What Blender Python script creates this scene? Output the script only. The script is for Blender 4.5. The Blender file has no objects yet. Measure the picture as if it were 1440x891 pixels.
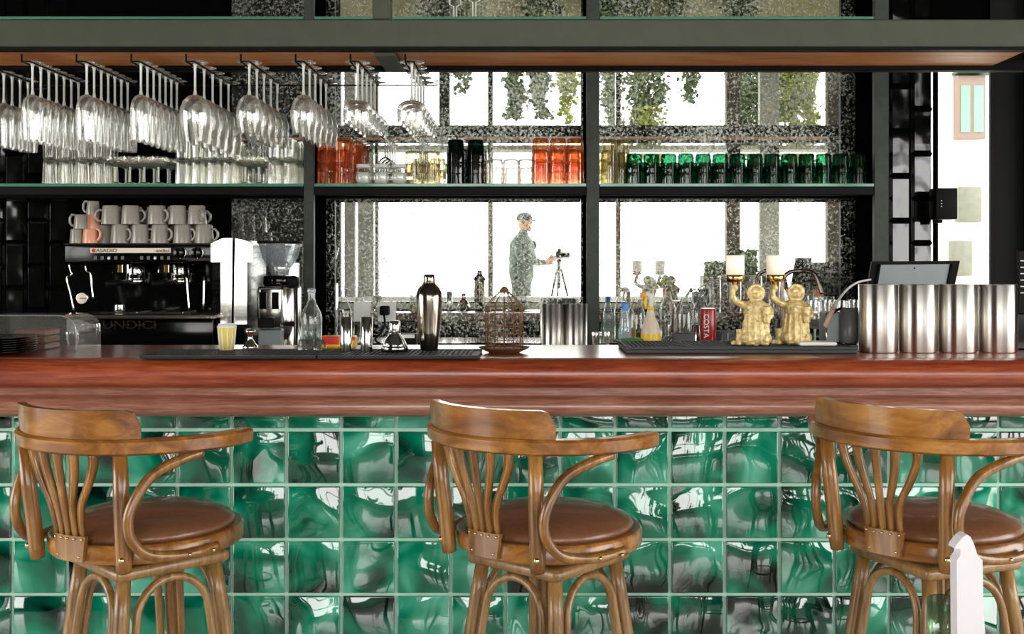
import bpy, bmesh, math, random
from mathutils import Vector, Matrix, noise
random.seed(7)
C = bpy.context.scene.collection
sc = bpy.context.scene
PI = math.pi
F = 1560.0; VX = 745.0; VY = 375.0; CZ = 1.358
# ---------------------------------------------------------------- camera, sky, exposure
cam_d = bpy.data.cameras.new('camera'); cam = bpy.data.objects.new('camera', cam_d); C.objects.link(cam)
cam.location = (0, 0, CZ); cam.rotation_euler = (PI/2, 0, 0)
cam_d.sensor_width = 36; cam_d.lens = F/1440*36
cam_d.shift_x = -(VX-720)/1440; cam_d.shift_y = -(445.5-VY)/1440
cam_d.clip_start = 0.02
sc.camera = cam
W = bpy.data.worlds.new('sky'); sc.world = W; W.use_nodes = True
bg = W.node_tree.nodes['Background']; bg.inputs[0].default_value = (1.0, 0.985, 0.955, 1); bg.inputs[1].default_value = 6.5
sc.view_settings.view_transform = 'Standard'; sc.view_settings.look = 'None'
sc.view_settings.gamma = 1; sc.view_settings.use_curve_mapping = False
sc.view_settings.exposure = 0.12
sc.cycles.max_bounces = 14; sc.cycles.transparent_max_bounces = 40; sc.cycles.glossy_bounces = 8
sc.cycles.transmission_bounces = 12; sc.cycles.diffuse_bounces = 4
sc.cycles.sample_clamp_indirect = 8

def portal(x0, x1, z0, z1, y):
    l = bpy.data.lights.new('daylight_portal', 'AREA'); l.shape = 'RECTANGLE'; l.size = x1-x0; l.size_y = z1-z0
    l.cycles.is_portal = True
    o = bpy.data.objects.new('daylight_portal', l); C.objects.link(o)
    o.location = ((x0+x1)/2, y, (z0+z1)/2); o.rotation_euler = (PI/2, 0, 0)
    return o

# ---------------------------------------------------------------- helpers
def P(px, py, D): return Vector(((px-VX)/F*D, D, CZ+(VY-py)/F*D))
def X(px, D): return (px-VX)/F*D
def Z(py, D): return CZ+(VY-py)/F*D
MIRY = 4.55
def R(px, py, Y):                       # where a thing seen in the wall mirror really stands (behind the camera)
    D = 2*MIRY-Y
    return Vector(((px-VX)/F*D, Y, CZ+(VY-py)/F*D))
def hexc(r, g, b):
    f = lambda c: ((c/255+0.055)/1.055)**2.4 if c/255 > 0.04045 else c/255/12.92
    return (f(r), f(g), f(b), 1)

class NT:
    def __init__(s, name):
        s.m = bpy.data.materials.new(name); s.m.use_nodes = True; s.t = s.m.node_tree; s.b = s.t.nodes['Principled BSDF']
        s.out = s.t.nodes['Material Output']
    def n(s, typ, **kw):
        x = s.t.nodes.new(typ)
        for k, v in kw.items():
            if k in x.inputs: x.inputs[k].default_value = v
            else: setattr(x, k, v)
        return x
    def l(s, a, b): s.t.links.new(a, b)
    def coords(s, scale=(1,1,1), rnd=True):
        tc = s.n('ShaderNodeTexCoord'); mp = s.n('ShaderNodeMapping'); mp.inputs['Scale'].default_value = scale
        if rnd:
            oi = s.n('ShaderNodeObjectInfo'); mu = s.n('ShaderNodeMath', operation='MULTIPLY'); mu.inputs[1].default_value = 37.0
            s.l(oi.outputs['Random'], mu.inputs[0]); cx = s.n('ShaderNodeCombineXYZ')
            s.l(mu.outputs[0], cx.inputs[0]); s.l(mu.outputs[0], cx.inputs[1]); s.l(mu.outputs[0], cx.inputs[2])
            s.l(cx.outputs[0], mp.inputs['Location'])
        s.l(tc.outputs['Object'], mp.inputs['Vector']); return mp.outputs[0]
    def ramp(s, fac, stops):
        r = s.n('ShaderNodeValToRGB'); s.l(fac, r.inputs[0]); e = r.color_ramp.elements
        while len(e) < len(stops): e.new(0.5)
        for i, (p, c) in enumerate(stops): e[i].position = p; e[i].color = c if len(c) == 4 else (*c, 1)
        return r.outputs[0]
    def noise(s, vec, scale, detail=3, rough=.5, dist=0):
        x = s.n('ShaderNodeTexNoise'); x.inputs['Scale'].default_value = scale; x.inputs['Detail'].default_value = detail
        x.inputs['Roughness'].default_value = rough; x.inputs['Distortion'].default_value = dist
        s.l(vec, x.inputs['Vector']); return x.outputs['Fac']
    def bump(s, h, strength, dist):
        b = s.n('ShaderNodeBump'); b.inputs['Strength'].default_value = strength; b.inputs['Distance'].default_value = dist
        s.l(h, b.inputs['Height']); s.l(b.outputs[0], s.b.inputs['Normal']); return b

def pbr(name, col, rough=.5, metal=0, coat=0, var=.12, scale=20, bump=0, spec=.5, emit=0):
    t = NT(name); b = t.b
    v = t.coords(); nz = t.noise(v, scale, 4)
    c0 = tuple(max(0, c*(1-var)) for c in col[:3]); c1 = tuple(min(1, c*(1+var)) for c in col[:3])
    t.l(t.ramp(nz, [(.3, c0), (.7, c1)]), b.inputs['Base Color'])
    b.inputs['Roughness'].default_value = rough; b.inputs['Metallic'].default_value = metal
    b.inputs['Coat Weight'].default_value = coat; b.inputs['Coat Roughness'].default_value = .08
    b.inputs['Specular IOR Level'].default_value = spec
    if bump: t.bump(nz, bump, .004)
    if emit:
        b.inputs['Emission Color'].default_value = col; b.inputs['Emission Strength'].default_value = emit
    return t.m
def wood(name, dark, mid, light, rough=.35, coat=.3, axis=2, scale=6, stretch=9, bumps=.15):
    t = NT(name); sc3 = [stretch]*3; sc3[axis] = 1.0
    v = t.coords(tuple(sc3)); a = t.noise(v, scale, 6, .65, .6)
    v2 = t.coords((1,1,1)); b2 = t.noise(v2, 4, 2)
    mx = t.n('ShaderNodeMath', operation='MULTIPLY_ADD'); t.l(a, mx.inputs[0]); mx.inputs[1].default_value = .65
    m2 = t.n('ShaderNodeMath', operation='MULTIPLY'); t.l(b2, m2.inputs[0]); m2.inputs[1].default_value = .35; t.l(m2.outputs[0], mx.inputs[2])
    t.l(t.ramp(mx.outputs[0], [(.33, dark), (.5, mid), (.68, light)]), t.b.inputs['Base Color'])
    t.b.inputs['Roughness'].default_value = rough; t.b.inputs['Coat Weight'].default_value = coat; t.b.inputs['Coat Roughness'].default_value = .25 if coat == 1.0 else .15
    t.bump(a, bumps, .002); return t.m
def thin_glass(name, tint=(.97,.98,.97), base=.05, k=.75, power=1.0, haze=0.0, hazecol=(.8,.8,.75)):
    t = NT(name); nd = t.t.nodes; nd.remove(t.b)
    tr = t.n('ShaderNodeBsdfTransparent'); tr.inputs[0].default_value = (*tint, 1)
    gl = t.n('ShaderNodeBsdfGlossy'); gl.inputs['Roughness'].default_value = .04; gl.inputs[0].default_value = (1,1,1,1)
    lw = t.n('ShaderNodeLayerWeight'); lw.inputs['Blend'].default_value = .28
    v = t.coords(); nz = t.noise(v, 60, 2); bp = t.n('ShaderNodeBump'); bp.inputs['Strength'].default_value = .12; bp.inputs['Distance'].default_value = .002
    t.l(nz, bp.inputs['Height']); t.l(bp.outputs[0], gl.inputs['Normal'])
    m = t.n('ShaderNodeMath', operation='MULTIPLY_ADD'); t.l(lw.outputs['Fresnel'], m.inputs[0]); m.inputs[1].default_value = k; m.inputs[2].default_value = base; m.use_clamp = True
    mx = t.n('ShaderNodeMixShader'); t.l(m.outputs[0], mx.inputs[0]); t.l(tr.outputs[0], mx.inputs[1]); t.l(gl.outputs[0], mx.inputs[2])
    o = mx.outputs[0]
    if haze:
        df = t.n('ShaderNodeBsdfDiffuse'); df.inputs[0].default_value = (*hazecol, 1)
        m3 = t.n('ShaderNodeMixShader'); m3.inputs[0].default_value = haze; t.l(o, m3.inputs[1]); t.l(df.outputs[0], m3.inputs[2]); o = m3.outputs[0]
    t.l(o, t.out.inputs[0]); return t.m

class MB:
    """collects solids in one bmesh; o = origin subtracted so shapes may be given in room coordinates"""
    def __init__(s, o=(0,0,0)): s.bm = bmesh.new(); s.o = Vector(o)
    def _fin(s, vs, sm):
        for v in vs: v.co -= s.o
        fs = set(f for v in vs for f in v.link_faces)
        for f in fs: f.smooth = sm
        return s
    def box(s, x0, x1, y0, y1, z0, z1, bev=0, seg=1, rot=None):
        r = bmesh.ops.create_cube(s.bm, size=1); vs = r['verts']
        c = Vector(((x0+x1)/2, (y0+y1)/2, (z0+z1)/2)); d = (x1-x0, y1-y0, z1-z0)
        for v in vs: v.co = Vector((v.co.x*d[0], v.co.y*d[1], v.co.z*d[2]))
        if bev:
            es = list(set(e for v in vs for e in v.link_edges))
            rr = bmesh.ops.bevel(s.bm, geom=es, offset=bev, segments=seg, affect='EDGES', profile=.5)
            vs = list(set(rr['verts']) | set(v for v in vs if v.is_valid))
            fs = set(f for v in vs for f in v.link_faces); vs = list(set(v for f in fs for v in f.verts))
        for v in vs:
            if rot: v.co = rot @ v.co
            v.co += c
        return s._fin(vs, bev > 0 and seg > 1)
    def lathe(s, prof, c=(0,0,0), seg=24, flute=0, amp=0, sm=True, axis='Z', cap=True):
        c = Vector(c); rings = []; vs = []
        for r, z in prof:
            ring = []
            if r < 1e-5:
                v = s.bm.verts.new((0, 0, z)); ring = [v]
            else:
                for i in range(seg):
                    a = 2*PI*i/seg; q = r*(1+amp*math.cos(flute*a)) if flute else r
                    ring.append(s.bm.verts.new((q*math.cos(a), q*math.sin(a), z)))
            rings.append(ring); vs += ring
        for A, B in zip(rings, rings[1:]):
            for i in range(seg):
                j = (i+1) % seg
                if len(A) == 1 and len(B) == 1: break
                try:
                    if len(A) == 1: s.bm.faces.new((A[0], B[j], B[i]))
                    elif len(B) == 1: s.bm.faces.new((A[i], A[j], B[0]))
                    else: s.bm.faces.new((A[i], A[j], B[j], B[i]))
                except ValueError: pass
        for v in vs:
            if axis == 'Y': v.co = Vector((v.co.x, -v.co.z, v.co.y))
            elif axis == 'X': v.co = Vector((v.co.z, v.co.y, -v.co.x))
            v.co += c
        return s._fin(vs, sm)
    def cyl(s, c, r, z0, z1, seg=24, r2=None, bev=0, axis='Z', sm=True):
        r2 = r if r2 is None else r2
        b = bev or min(r, r2, abs(z1-z0))*.08
        return s.lathe([(0,z0),(r-b,z0),(r,z0+b),(r2,z1-b),(r2-b,z1),(0,z1)], c, seg, axis=axis, sm=sm)
    def tube(s, pts, r, seg=8, closed=False, sm=True, cap=True, up=None, sec=None):
        pts = [Vector(p) for p in pts]; n = len(pts); rs = r if isinstance(r, (list, tuple)) else [r]*n
        rings = []; vs = []; prev = None
        for i, p in enumerate(pts):
            if closed: t = pts[(i+1) % n]-pts[i-1]
            else: t = pts[min(i+1, n-1)]-pts[max(i-1, 0)]
            if t.length < 1e-9: t = Vector((0,0,1))
            t.normalize()
            if up is not None: a = t.cross(Vector(up)); b = Vector(up) if sec else a.cross(t)
            elif prev is None:
                a = t.orthogonal(); b = a.cross(t)
            else:
                a = prev-t*prev.dot(t); b = a.cross(t)
            a.normalize(); b.normalize(); prev = a
            ring = []
            if sec:
                for (u, w) in sec: ring.append(s.bm.verts.new(p+a*u*rs[i]+b*w*rs[i]))
            else:
                for k in range(seg):
                    an = 2*PI*k/seg; ring.append(s.bm.verts.new(p+(a*math.cos(an)+b*math.sin(an))*rs[i]))
            rings.append(ring); vs += ring
        m = len(rings[0]); pr = list(zip(rings, rings[1:]))
        if closed: pr.append((rings[-1], rings[0]))
        for A, B in pr:
            for k in range(m):
                j = (k+1) % m; s.bm.faces.new((A[k], A[j], B[j], B[k]))
        if cap and not closed:
            s.bm.faces.new(rings[0][::-1]); s.bm.faces.new(rings[-1])
        return s._fin(vs, sm)
    def prism(s, poly, y0, y1, sm=False, tr=None):
        """poly in x,z extruded y0..y1"""
        A = [s.bm.verts.new((x, y0, z)) for x, z in poly]; B = [s.bm.verts.new((x, y1, z)) for x, z in poly]
        n = len(poly); s.bm.faces.new(A); s.bm.faces.new(B[::-1])
        for i in range(n): s.bm.faces.new((A[i], B[i], B[(i+1) % n], A[(i+1) % n]))
        if tr:
            for v in A+B: v.co = tr @ v.co
        return s._fin(A+B, sm)
    def ball(s, c, r, seg=12, sc3=(1,1,1), rot=None):
        rr = bmesh.ops.create_uvsphere(s.bm, u_segments=seg, v_segments=max(6, seg*2//3), radius=r); vs = rr['verts']
        for v in vs:
            v.co = Vector((v.co.x*sc3[0], v.co.y*sc3[1], v.co.z*sc3[2]))
            if rot: v.co = rot @ v.co
            v.co += Vector(c)
        return s._fin(vs, True)
    def mesh(s, name='mesh'):
        bmesh.ops.recalc_face_normals(s.bm, faces=s.bm.faces)
        me = bpy.data.meshes.new(name); s.bm.to_mesh(me); s.bm.free(); return me
    def build(s, name, mat, parent=None, auto=None):
        me = s.mesh(name); me.materials.append(mat)
        o = bpy.data.objects.new(name, me); C.objects.link(o)
        if parent is not None: o.parent = parent
        else: o.location = s.o
        if auto: me.set_sharp_from_angle(angle=math.radians(auto))
        return o
def tag(o, label=None, cat=None, group=None, kind=None):
    if label: o['label'] = label
    if cat: o['category'] = cat
    if group: o['group'] = group
    if kind: o['kind'] = kind
    return o
def thing(name, label, cat, loc=(0,0,0), rz=0, group=None):
    o = bpy.data.objects.new(name, None); C.objects.link(o); o.location = loc; o.rotation_euler = (0,0,rz); o.empty_display_size = .05
    return tag(o, label, cat, group)
def dup(root, loc, rz=None, label=None, group=None):
    r = root.copy(); C.objects.link(r); r.location = loc
    if rz is not None: r.rotation_euler = (0,0,rz)
    if label: r['label'] = label
    if group: r['group'] = group
    for ch in list(root.children):
        c = ch.copy(); C.objects.link(c); c.parent = r
        for g in list(ch.children):
            d = g.copy(); C.objects.link(d); d.parent = c
    return r
def inst(mesh, name, loc, parent=None, rz=0):
    o = bpy.data.objects.new(name, mesh); C.objects.link(o); o.location = loc; o.rotation_euler = (0,0,rz)
    if parent is not None: o.parent = parent
    return o
def text(s, size, mat, loc, rot=(PI/2,0,0), parent=None, ext=.0006, name='lettering', sx=1.0):
    cu = bpy.data.curves.new(name, 'FONT'); cu.body = s; cu.size = size; cu.extrude = ext; cu.align_x = 'CENTER'; cu.align_y = 'CENTER'
    t = bpy.data.objects.new('tmp', cu); C.objects.link(t); bpy.context.view_layer.update()
    me = bpy.data.meshes.new_from_object(t.evaluated_get(bpy.context.evaluated_depsgraph_get())); bpy.data.objects.remove(t)
    me.materials.clear(); me.materials.append(mat)
    o = bpy.data.objects.new(name, me); C.objects.link(o); o.rotation_euler = rot; o.scale = (sx,1,1)
    o.location = Vector(loc)-(parent.location if parent else Vector())
    if parent: o.parent = parent
    return o
def arc(cx, cy, r, a0, a1, n): return [(cx+r*math.cos(a0+(a1-a0)*i/n), cy+r*math.sin(a0+(a1-a0)*i/n)) for i in range(n+1)]
def smooth_path(pts, n=6):
    pts = [Vector(p) for p in pts]; out = []
    for i in range(len(pts)-1):
        p0 = pts[max(i-1,0)]; p1 = pts[i]; p2 = pts[i+1]; p3 = pts[min(i+2,len(pts)-1)]
        for k in range(n):
            t = k/n
            out.append(.5*((2*p1)+(p2-p0)*t+(2*p0-5*p1+4*p2-p3)*t*t+(3*p1-p0-3*p2+p3)*t**3))
    out.append(pts[-1]); return out

# ---------------------------------------------------------------- materials
M = {}
M['beam'] = pbr('dark_olive_metal', hexc(66,70,58), .5, .2, var=.08, spec=.3)
M['post'] = pbr('dark_grey_metal', hexc(58,62,57), .55, .2, var=.15, scale=30, spec=.3)
M['black'] = pbr('black_paint', hexc(9,9,8), .55, spec=.12)
M['matteblack'] = pbr('matte_black', hexc(7,7,7), .9, spec=0)
M['blackgloss'] = pbr('black_gloss', hexc(7,7,7), .12, var=.2, coat=.12, spec=.35)
M['blackplastic'] = pbr('black_plastic', hexc(22,22,22), .35)
M['rubber'] = pbr('black_rubber', hexc(38,40,41), .55, var=.1, scale=120, bump=.2)
M['soffit'] = wood('varnished_plywood', hexc(186,96,36), hexc(228,146,76), hexc(243,182,116), .45, .0, axis=0, scale=5)
M['bar'] = wood('mahogany', hexc(92,28,12), hexc(146,62,32), hexc(182,92,52), .36, 1.0, axis=0, scale=9, stretch=12, bumps=.1)
M['bar2'] = wood('sheen_greyed_mahogany', hexc(104,58,42), hexc(146,94,74), hexc(176,128,108), .32, .7, axis=0, scale=12, stretch=14, bumps=.2)  # greyed browns: hazy white reflection on the lower moulding put into the colour
M['stool'] = wood('bentwood', hexc(84,48,16), hexc(136,90,36), hexc(186,136,68), .3, .5, axis=2, scale=6, stretch=7, bumps=.02)
M['stoolrail'] = wood('bentwood_rail', hexc(86,46,12), hexc(142,88,32), hexc(194,136,62), .28, .6, axis=0, scale=5, stretch=6, bumps=.02)
M['stoolleg'] = wood('bentwood_leg', hexc(96,64,30), hexc(142,104,58), hexc(176,138,86), .35, .4, axis=2, scale=8, stretch=8, bumps=.03)
M['leather'] = pbr('brown_leather', hexc(122,80,54), .36, coat=.35, var=.12, scale=90, bump=.1)
M['brass'] = pbr('brass', (.75,.55,.28,1), .22, 1)
M['steel'] = pbr('brushed_steel', (.78,.76,.72,1), .14, 1, var=.04)
def aniso(mat):
    nt = mat.node_tree; b = nt.nodes['Principled BSDF']; tg_ = nt.nodes.new('ShaderNodeTangent'); tg_.direction_type = 'RADIAL'; tg_.axis = 'Z'
    nt.links.new(tg_.outputs[0], b.inputs['Tangent']); b.inputs['Anisotropic'].default_value = .95; b.inputs['Anisotropic Rotation'].default_value = .25; b.inputs['Roughness'].default_value = .34
M['canister'] = pbr('brushed_canister_steel', (.8,.77,.72,1), .3, 1, var=.04); aniso(M['canister'])
M['chrome'] = pbr('chrome', (.86,.86,.84,1), .06, 1, var=.02)
M['darksteel'] = pbr('smoked_steel', (.42,.36,.31,1), .16, 1, var=.06)
M['bronze'] = pbr('bronze_metal', (.26,.2,.16,1), .25, 1, var=.1)
M['rust'] = pbr('rusted_wire', hexc(120,82,50), .6, .4, var=.35, scale=60)
M['cup'] = pbr('grey_glaze', hexc(146,140,130), .22, coat=.3, var=.05)
M['pink'] = pbr('pink_glaze', hexc(226,158,128), .25, coat=.3, var=.05)
M['white'] = pbr('white_plastic', hexc(228,228,222), .4, var=.03)
M['paper'] = pbr('white_paper', hexc(236,234,238), .7, var=.02)
M['whitewall'] = pbr('white_plaster', hexc(240,240,232), .8, var=.04, scale=5)
M['darkwall'] = pbr('dark_plaster', hexc(20,19,17), .7, var=.3, scale=3, spec=.2)
M['ceil'] = pbr('dark_ceiling', hexc(40,38,34), .8, var=.2, scale=3)
M['grey'] = pbr('grey_ceramic', hexc(98,100,100), .35, var=.05)
M['concrete'] = pbr('concrete', hexc(150,150,136), .8, var=.2, scale=8)
M['yellowcup'] = pbr('yellow_paper', hexc(240,214,96), .5, var=.03)
M['yellow'] = pbr('yellow_plastic', hexc(250,205,30), .35, var=.03)
M['orange'] = pbr('orange_plastic', hexc(240,160,40), .35)
M['red'] = pbr('red_print', hexc(168,34,38), .3, coat=.4, var=.04)
M['redbright'] = pbr('red_wrap', hexc(222,40,30), .4)
M['blue'] = pbr('blue_cap', hexc(60,130,215), .35)
M['teal'] = pbr('teal_label', hexc(90,190,190), .4)
M['green'] = pbr('green_sponge', hexc(72,140,44), .8, bump=.3)
M['gold'] = pbr('gold_paint', hexc(224,200,142), .38, .25, var=.32, scale=90, bump=.8)
M['goldband'] = pbr('gold_band', (.8,.52,.2,1), .2, 1)
M['lamp'] = pbr('frosted_lamp_glass', hexc(255,244,222), .5, var=.01, emit=.3)
M['tablet'] = pbr('tablet_aluminium', hexc(122,128,130), .4, .3, var=.03)
M['woodhandle'] = pbr('pale_wood', hexc(196,160,134), .5)
M['pinkpaint'] = pbr('pale_pink_paint', hexc(126,106,95), .5, var=.03); M['palepane'] = pbr('pale_green_pane', hexc(112,158,132), .3, var=.08, scale=3); M['shadowgrey'] = pbr('speaker_shadow_grey', hexc(112,114,100), .6); M['darkgreen'] = pbr('dark_green_paint', hexc(20,70,50), .5)  # the box grey carries the speaker's shadow as a colour
M['glass'] = thin_glass('clear_glass', haze=.015)
M['wine'] = thin_glass('wine_glass', (.96,.965,.95), .13, .85, haze=.05, hazecol=(.9,.88,.78))
M['shelfglass'] = thin_glass('clear_stacked_glass', (.95,.95,.91), .09, .8, haze=.05, hazecol=(.85,.82,.7))
M['orangeglass'] = thin_glass('orange_glass', (.97,.70,.55), .05, .6, haze=.16, hazecol=(.55,.13,.04))
M['greenglass'] = thin_glass('green_glass', (.12,.36,.24), .06, .6, haze=.05, hazecol=(.005,.07,.035))
M['darkglass'] = thin_glass('bottle_green_glass', (.03,.08,.06), .06, .6, haze=.2, hazecol=(.004,.012,.01))
M['amberglass'] = thin_glass('amber_glass', (.88,.84,.68), .07, .6, haze=.12, hazecol=(.4,.34,.2))
M['water'] = thin_glass('water', (.9,.93,.93), .05, .6, haze=.1, hazecol=(.5,.55,.55))
M['plastic'] = thin_glass('clear_plastic', (.88,.92,.94), .1, .6, haze=.22, hazecol=(.7,.76,.8))
M['spray'] = pbr('cloudy_spray_plastic', hexc(232,214,190), .35, var=.02)
M['grout'] = pbr('mint_grout', hexc(184,222,202), .8, var=.08)
M['label'] = pbr('cream_plate', hexc(225,212,192), .4, var=.02)
M['ink'] = pbr('black_ink', hexc(20,18,16), .5)
M['leaf'] = pbr('vine_leaf', hexc(70,92,42), .6, var=.5, scale=7)
M['leafy'] = pbr('yellow_green_leaf', hexc(142,150,50), .6, var=.4, scale=6)
M['bark'] = pbr('bark', hexc(70,58,44), .8, var=.3)
M['paving'] = pbr('pale_paving', hexc(225,222,212), .85, var=.06, scale=2)
M['terracotta'] = pbr('terracotta', hexc(190,120,70), .7)
M['beige'] = pbr('beige_render', hexc(196,186,140), .8, var=.12, scale=4)
M['skin'] = pbr('skin', hexc(190,140,112), .5, var=.05)
M['denim'] = pbr('dark_trousers', hexc(46,52,62), .8)
M['shirt'] = pbr('camouflage_shirt', hexc(70,82,74), .8, var=.6, scale=14)
# floor: polished concrete
t = NT('polished_floor'); v = t.coords(rnd=False); nz = t.noise(v, 1.5, 5, .6)
t.l(t.ramp(nz, [(.3, hexc(186,182,172)), (.7, hexc(216,212,202))]), t.b.inputs['Base Color']); t.b.inputs['Roughness'].default_value = .18; t.b.inputs['Coat Weight'].default_value = .6; M['floor'] = t.m
# bar tiles: pooled green glaze over uneven clay
t = NT('green_glazed_tile'); v = t.coords(); a = t.noise(v, 5, 2, .45, 1.2); b2 = t.noise(v, 5, 2)
ad = t.n('ShaderNodeMath', operation='MULTIPLY_ADD'); t.l(a, ad.inputs[0]); ad.inputs[1].default_value = .6; m = t.n('ShaderNodeMath', operation='MULTIPLY'); t.l(b2, m.inputs[0]); m.inputs[1].default_value = .4; t.l(m.outputs[0], ad.inputs[2])
t.l(t.ramp(ad.outputs[0], [(.37, hexc(0,22,17)), (.46, hexc(0,82,62)), (.55, hexc(6,130,98)), (.65, hexc(86,178,150))]), t.b.inputs['Base Color'])
t.b.inputs['Roughness'].default_value = .05; t.b.inputs['Specular IOR Level'].default_value = .9; t.b.inputs['Coat Weight'].default_value = .8; t.b.inputs['Coat Roughness'].default_value = .02
h = t.noise(v, 3.6, 1.4, .33, .9); bp = t.bump(h, 1.0, .045); t.l(bp.outputs[0], t.b.inputs['Coat Normal']); M['tile'] = t.m
# black bevelled wall tile
t = NT('black_wall_tile'); t.b.inputs['Base Color'].default_value = hexc(8,8,8); t.b.inputs['Roughness'].default_value = .08; t.b.inputs['Coat Weight'].default_value = .6
v = t.coords(); t.bump(t.noise(v, 9, 1), .5, .01); M['blacktile'] = t.m
# antiqued mirror
t = NT('antiqued_mirror'); t.t.nodes.remove(t.b); v = t.coords(rnd=False)
g1 = t.n('ShaderNodeBsdfGlossy'); g1.inputs[0].default_value = (.86,.88,.85,1); g1.inputs['Roughness'].default_value = .0
g2 = t.n('ShaderNodeBsdfGlossy'); g2.inputs[0].default_value = (.28,.29,.25,1); g2.inputs['Roughness'].default_value = .33
n1 = t.noise(v, 75, 6, .72, .3); n2 = t.noise(v, 5, 3); n3 = t.noise(v, 30, 4, .6)
s1 = t.n('ShaderNodeMath', operation='MULTIPLY_ADD'); t.l(n2, s1.inputs[0]); s1.inputs[1].default_value = .35; t.l(n1, s1.inputs[2])
mask = t.ramp(s1.outputs[0], [(.64, (0,0,0,1)), (.82, (1,1,1,1))])
mx = t.n('ShaderNodeMixShader'); t.l(mask, mx.inputs[0]); t.l(g1.outputs[0], mx.inputs[1]); t.l(g2.outputs[0], mx.inputs[2])
df = t.n('ShaderNodeBsdfDiffuse'); df.inputs[0].default_value = hexc(120,112,92)
s2 = t.n('ShaderNodeMath', operation='MULTIPLY_ADD'); t.l(n2, s2.inputs[0]); s2.inputs[1].default_value = .3; t.l(n3, s2.inputs[2])
mask2 = t.ramp(s2.outputs[0], [(.74, (0,0,0,1)), (.86, (.6,.6,.6,1))])
mx2 = t.n('ShaderNodeMixShader'); t.l(mask2, mx2.inputs[0]); t.l(mx.outputs[0], mx2.inputs[1]); t.l(df.outputs[0], mx2.inputs[2])
t.l(mx2.outputs[0], t.out.inputs[0]); M['mirror'] = t.m
t = NT('green_edged_glass'); t.b.inputs['Base Color'].default_value = hexc(84,140,116); t.b.inputs['Roughness'].default_value = .08
t.b.inputs['Emission Strength'].default_value = 0; M['glassedge'] = t.m
# ================================================================ THE SETTING
def struct(mb, name, mat, parent=None, auto=None):
    o = mb.build(name, mat, parent, auto)
    if parent is None: o['kind'] = 'structure'
    return o
portal(-2.4, 4.6, 1.0, 4.9, -3.9)
struct(MB().box(-5.2, 5.2, -4.1, 4.75, -.1, 0), 'floor', M['floor'])
struct(MB().box(-5.2, 5.2, -4.1, 4.75, 5.0, 5.15), 'ceiling', M['ceil'])
for nm, xa, xb, YA in (('wall_left',-5.2,-5.0,-1.0),('wall_right',5.0,5.2,-2.8)):
    struct(MB(((xa+xb)/2,0,0)).box(xa, xb, -4.1, YA, 0, 5).box(xa, xb, 2.8, 4.75, 0, 5).box(xa, xb, YA, 2.8, 0, .3).box(xa, xb, YA, 2.8, 3.1, 5), nm, M['darkwall'])
    m = MB(((xa+xb)/2,0,1.7))
    for y in (YA,YA+(2.8-YA)/3,YA+(2.8-YA)*2/3,2.75): m.box((xa+xb)/2-.04, (xa+xb)/2+.04, y, y+.05, .3, 3.1)
    struct(m, 'window_3' if xa < 0 else 'window_4', M['black'])
    pl_ = portal(YA, 2.8, .3, 3.1, 0); pl_.location = (0, (YA+2.8)/2, 1.7); pl_.location.x = -4.95 if xa < 0 else 4.95
    pl_.rotation_euler = (PI/2, 0, -PI/2 if xa < 0 else PI/2)
struct(MB().box(-14, -5.3, -16, 6, -.1, .1), 'floor_side_terrace', M['paving']); struct(MB().box(5.3, 14, -16, 6, -.1, .1), 'floor_side_terrace', M['paving'])
OX0, OX1, OZ0, OZ1 = 1.662, 1.979, .96, 2.3       # opening to the light well
wb = MB((0,4.58,0)); wb.box(-5.0, OX0, 4.58, 4.75, 0, 5).box(OX1, 5.0, 4.58, 4.75, 0, 5).box(OX0, OX1, 4.58, 4.75, OZ1, 5).box(OX0, OX1, 4.58, 4.75, 0, OZ0)
wallb = struct(wb, 'wall_back', M['matteblack'])
# black bevelled tiles, three columns right of the mirrors and seven at the far left
def bevel_tile(w, h):
    bm = bmesh.new(); b = .011; d = .014
    o = [bm.verts.new(v) for v in ((-w/2,0,-h/2),(w/2,0,-h/2),(w/2,0,h/2),(-w/2,0,h/2))]
    i = [bm.verts.new(v) for v in ((-w/2+b,-d,-h/2+b),(w/2-b,-d,-h/2+b),(w/2-b,-d,h/2-b),(-w/2+b,-d,h/2-b))]
    bm.faces.new(i)
    for k in range(4): bm.faces.new((o[k], o[(k+1)%4], i[(k+1)%4], i[k]))
    bm.faces.new(o[::-1]); bmesh.ops.recalc_face_normals(bm, faces=bm.faces)
    me = bpy.data.meshes.new('tile'); bm.to_mesh(me); bm.free(); me.materials.append(M['blacktile']); return me
bt = bevel_tile(.087, .180)
for k in range(3):
    for r in range(-5, 7):
        zc = 2.10 - .184*r - .092 - (.092 if k % 2 == 0 else 0)
        if 1.0 < zc < 2.95: inst(bt, 'tile', (1.437+.09*k, -.001, zc), wallb)
for k in range(7):
    for r in range(-5, 7):
        zc = 2.10 - .184*r - .092 - (.092 if k % 2 == 0 else 0)
        if 1.0 < zc < 2.95: inst(bt, 'tile', (-1.94-.09*k, -.001, zc), wallb)
# slim frame round the light-well opening
wf = MB((0,4.5,0)); wf.box(1.893, OX1+.05, 4.56, 4.575, OZ0, 3.0).box(OX0-.012, OX1+.05, 4.56, 4.575, OZ1, OZ1+.04).box(OX0, OX0+.006, 4.53, 4.575, OZ0, OZ1)
struct(wf, 'window_2', M['black'])
wm = tag(MB((2.3,4.5,1.6)).box(2.03, 2.8, 4.5, 4.575, .96, 3.0, .005).build('cupboard_panel', M['blackgloss']), 'glossy black panel to the right of the bright opening', 'panel')
# light well beyond the opening
struct(MB((2,9.0,0)).box(-1.5, 7.2, 9.0, 9.15, -.1, 3.4), 'wall_light_well', M['whitewall'])
struct(MB().box(-1.5, 7.2, 4.75, 9.2, -.12, -.02), 'floor_light_well', M['paving'])
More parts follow.
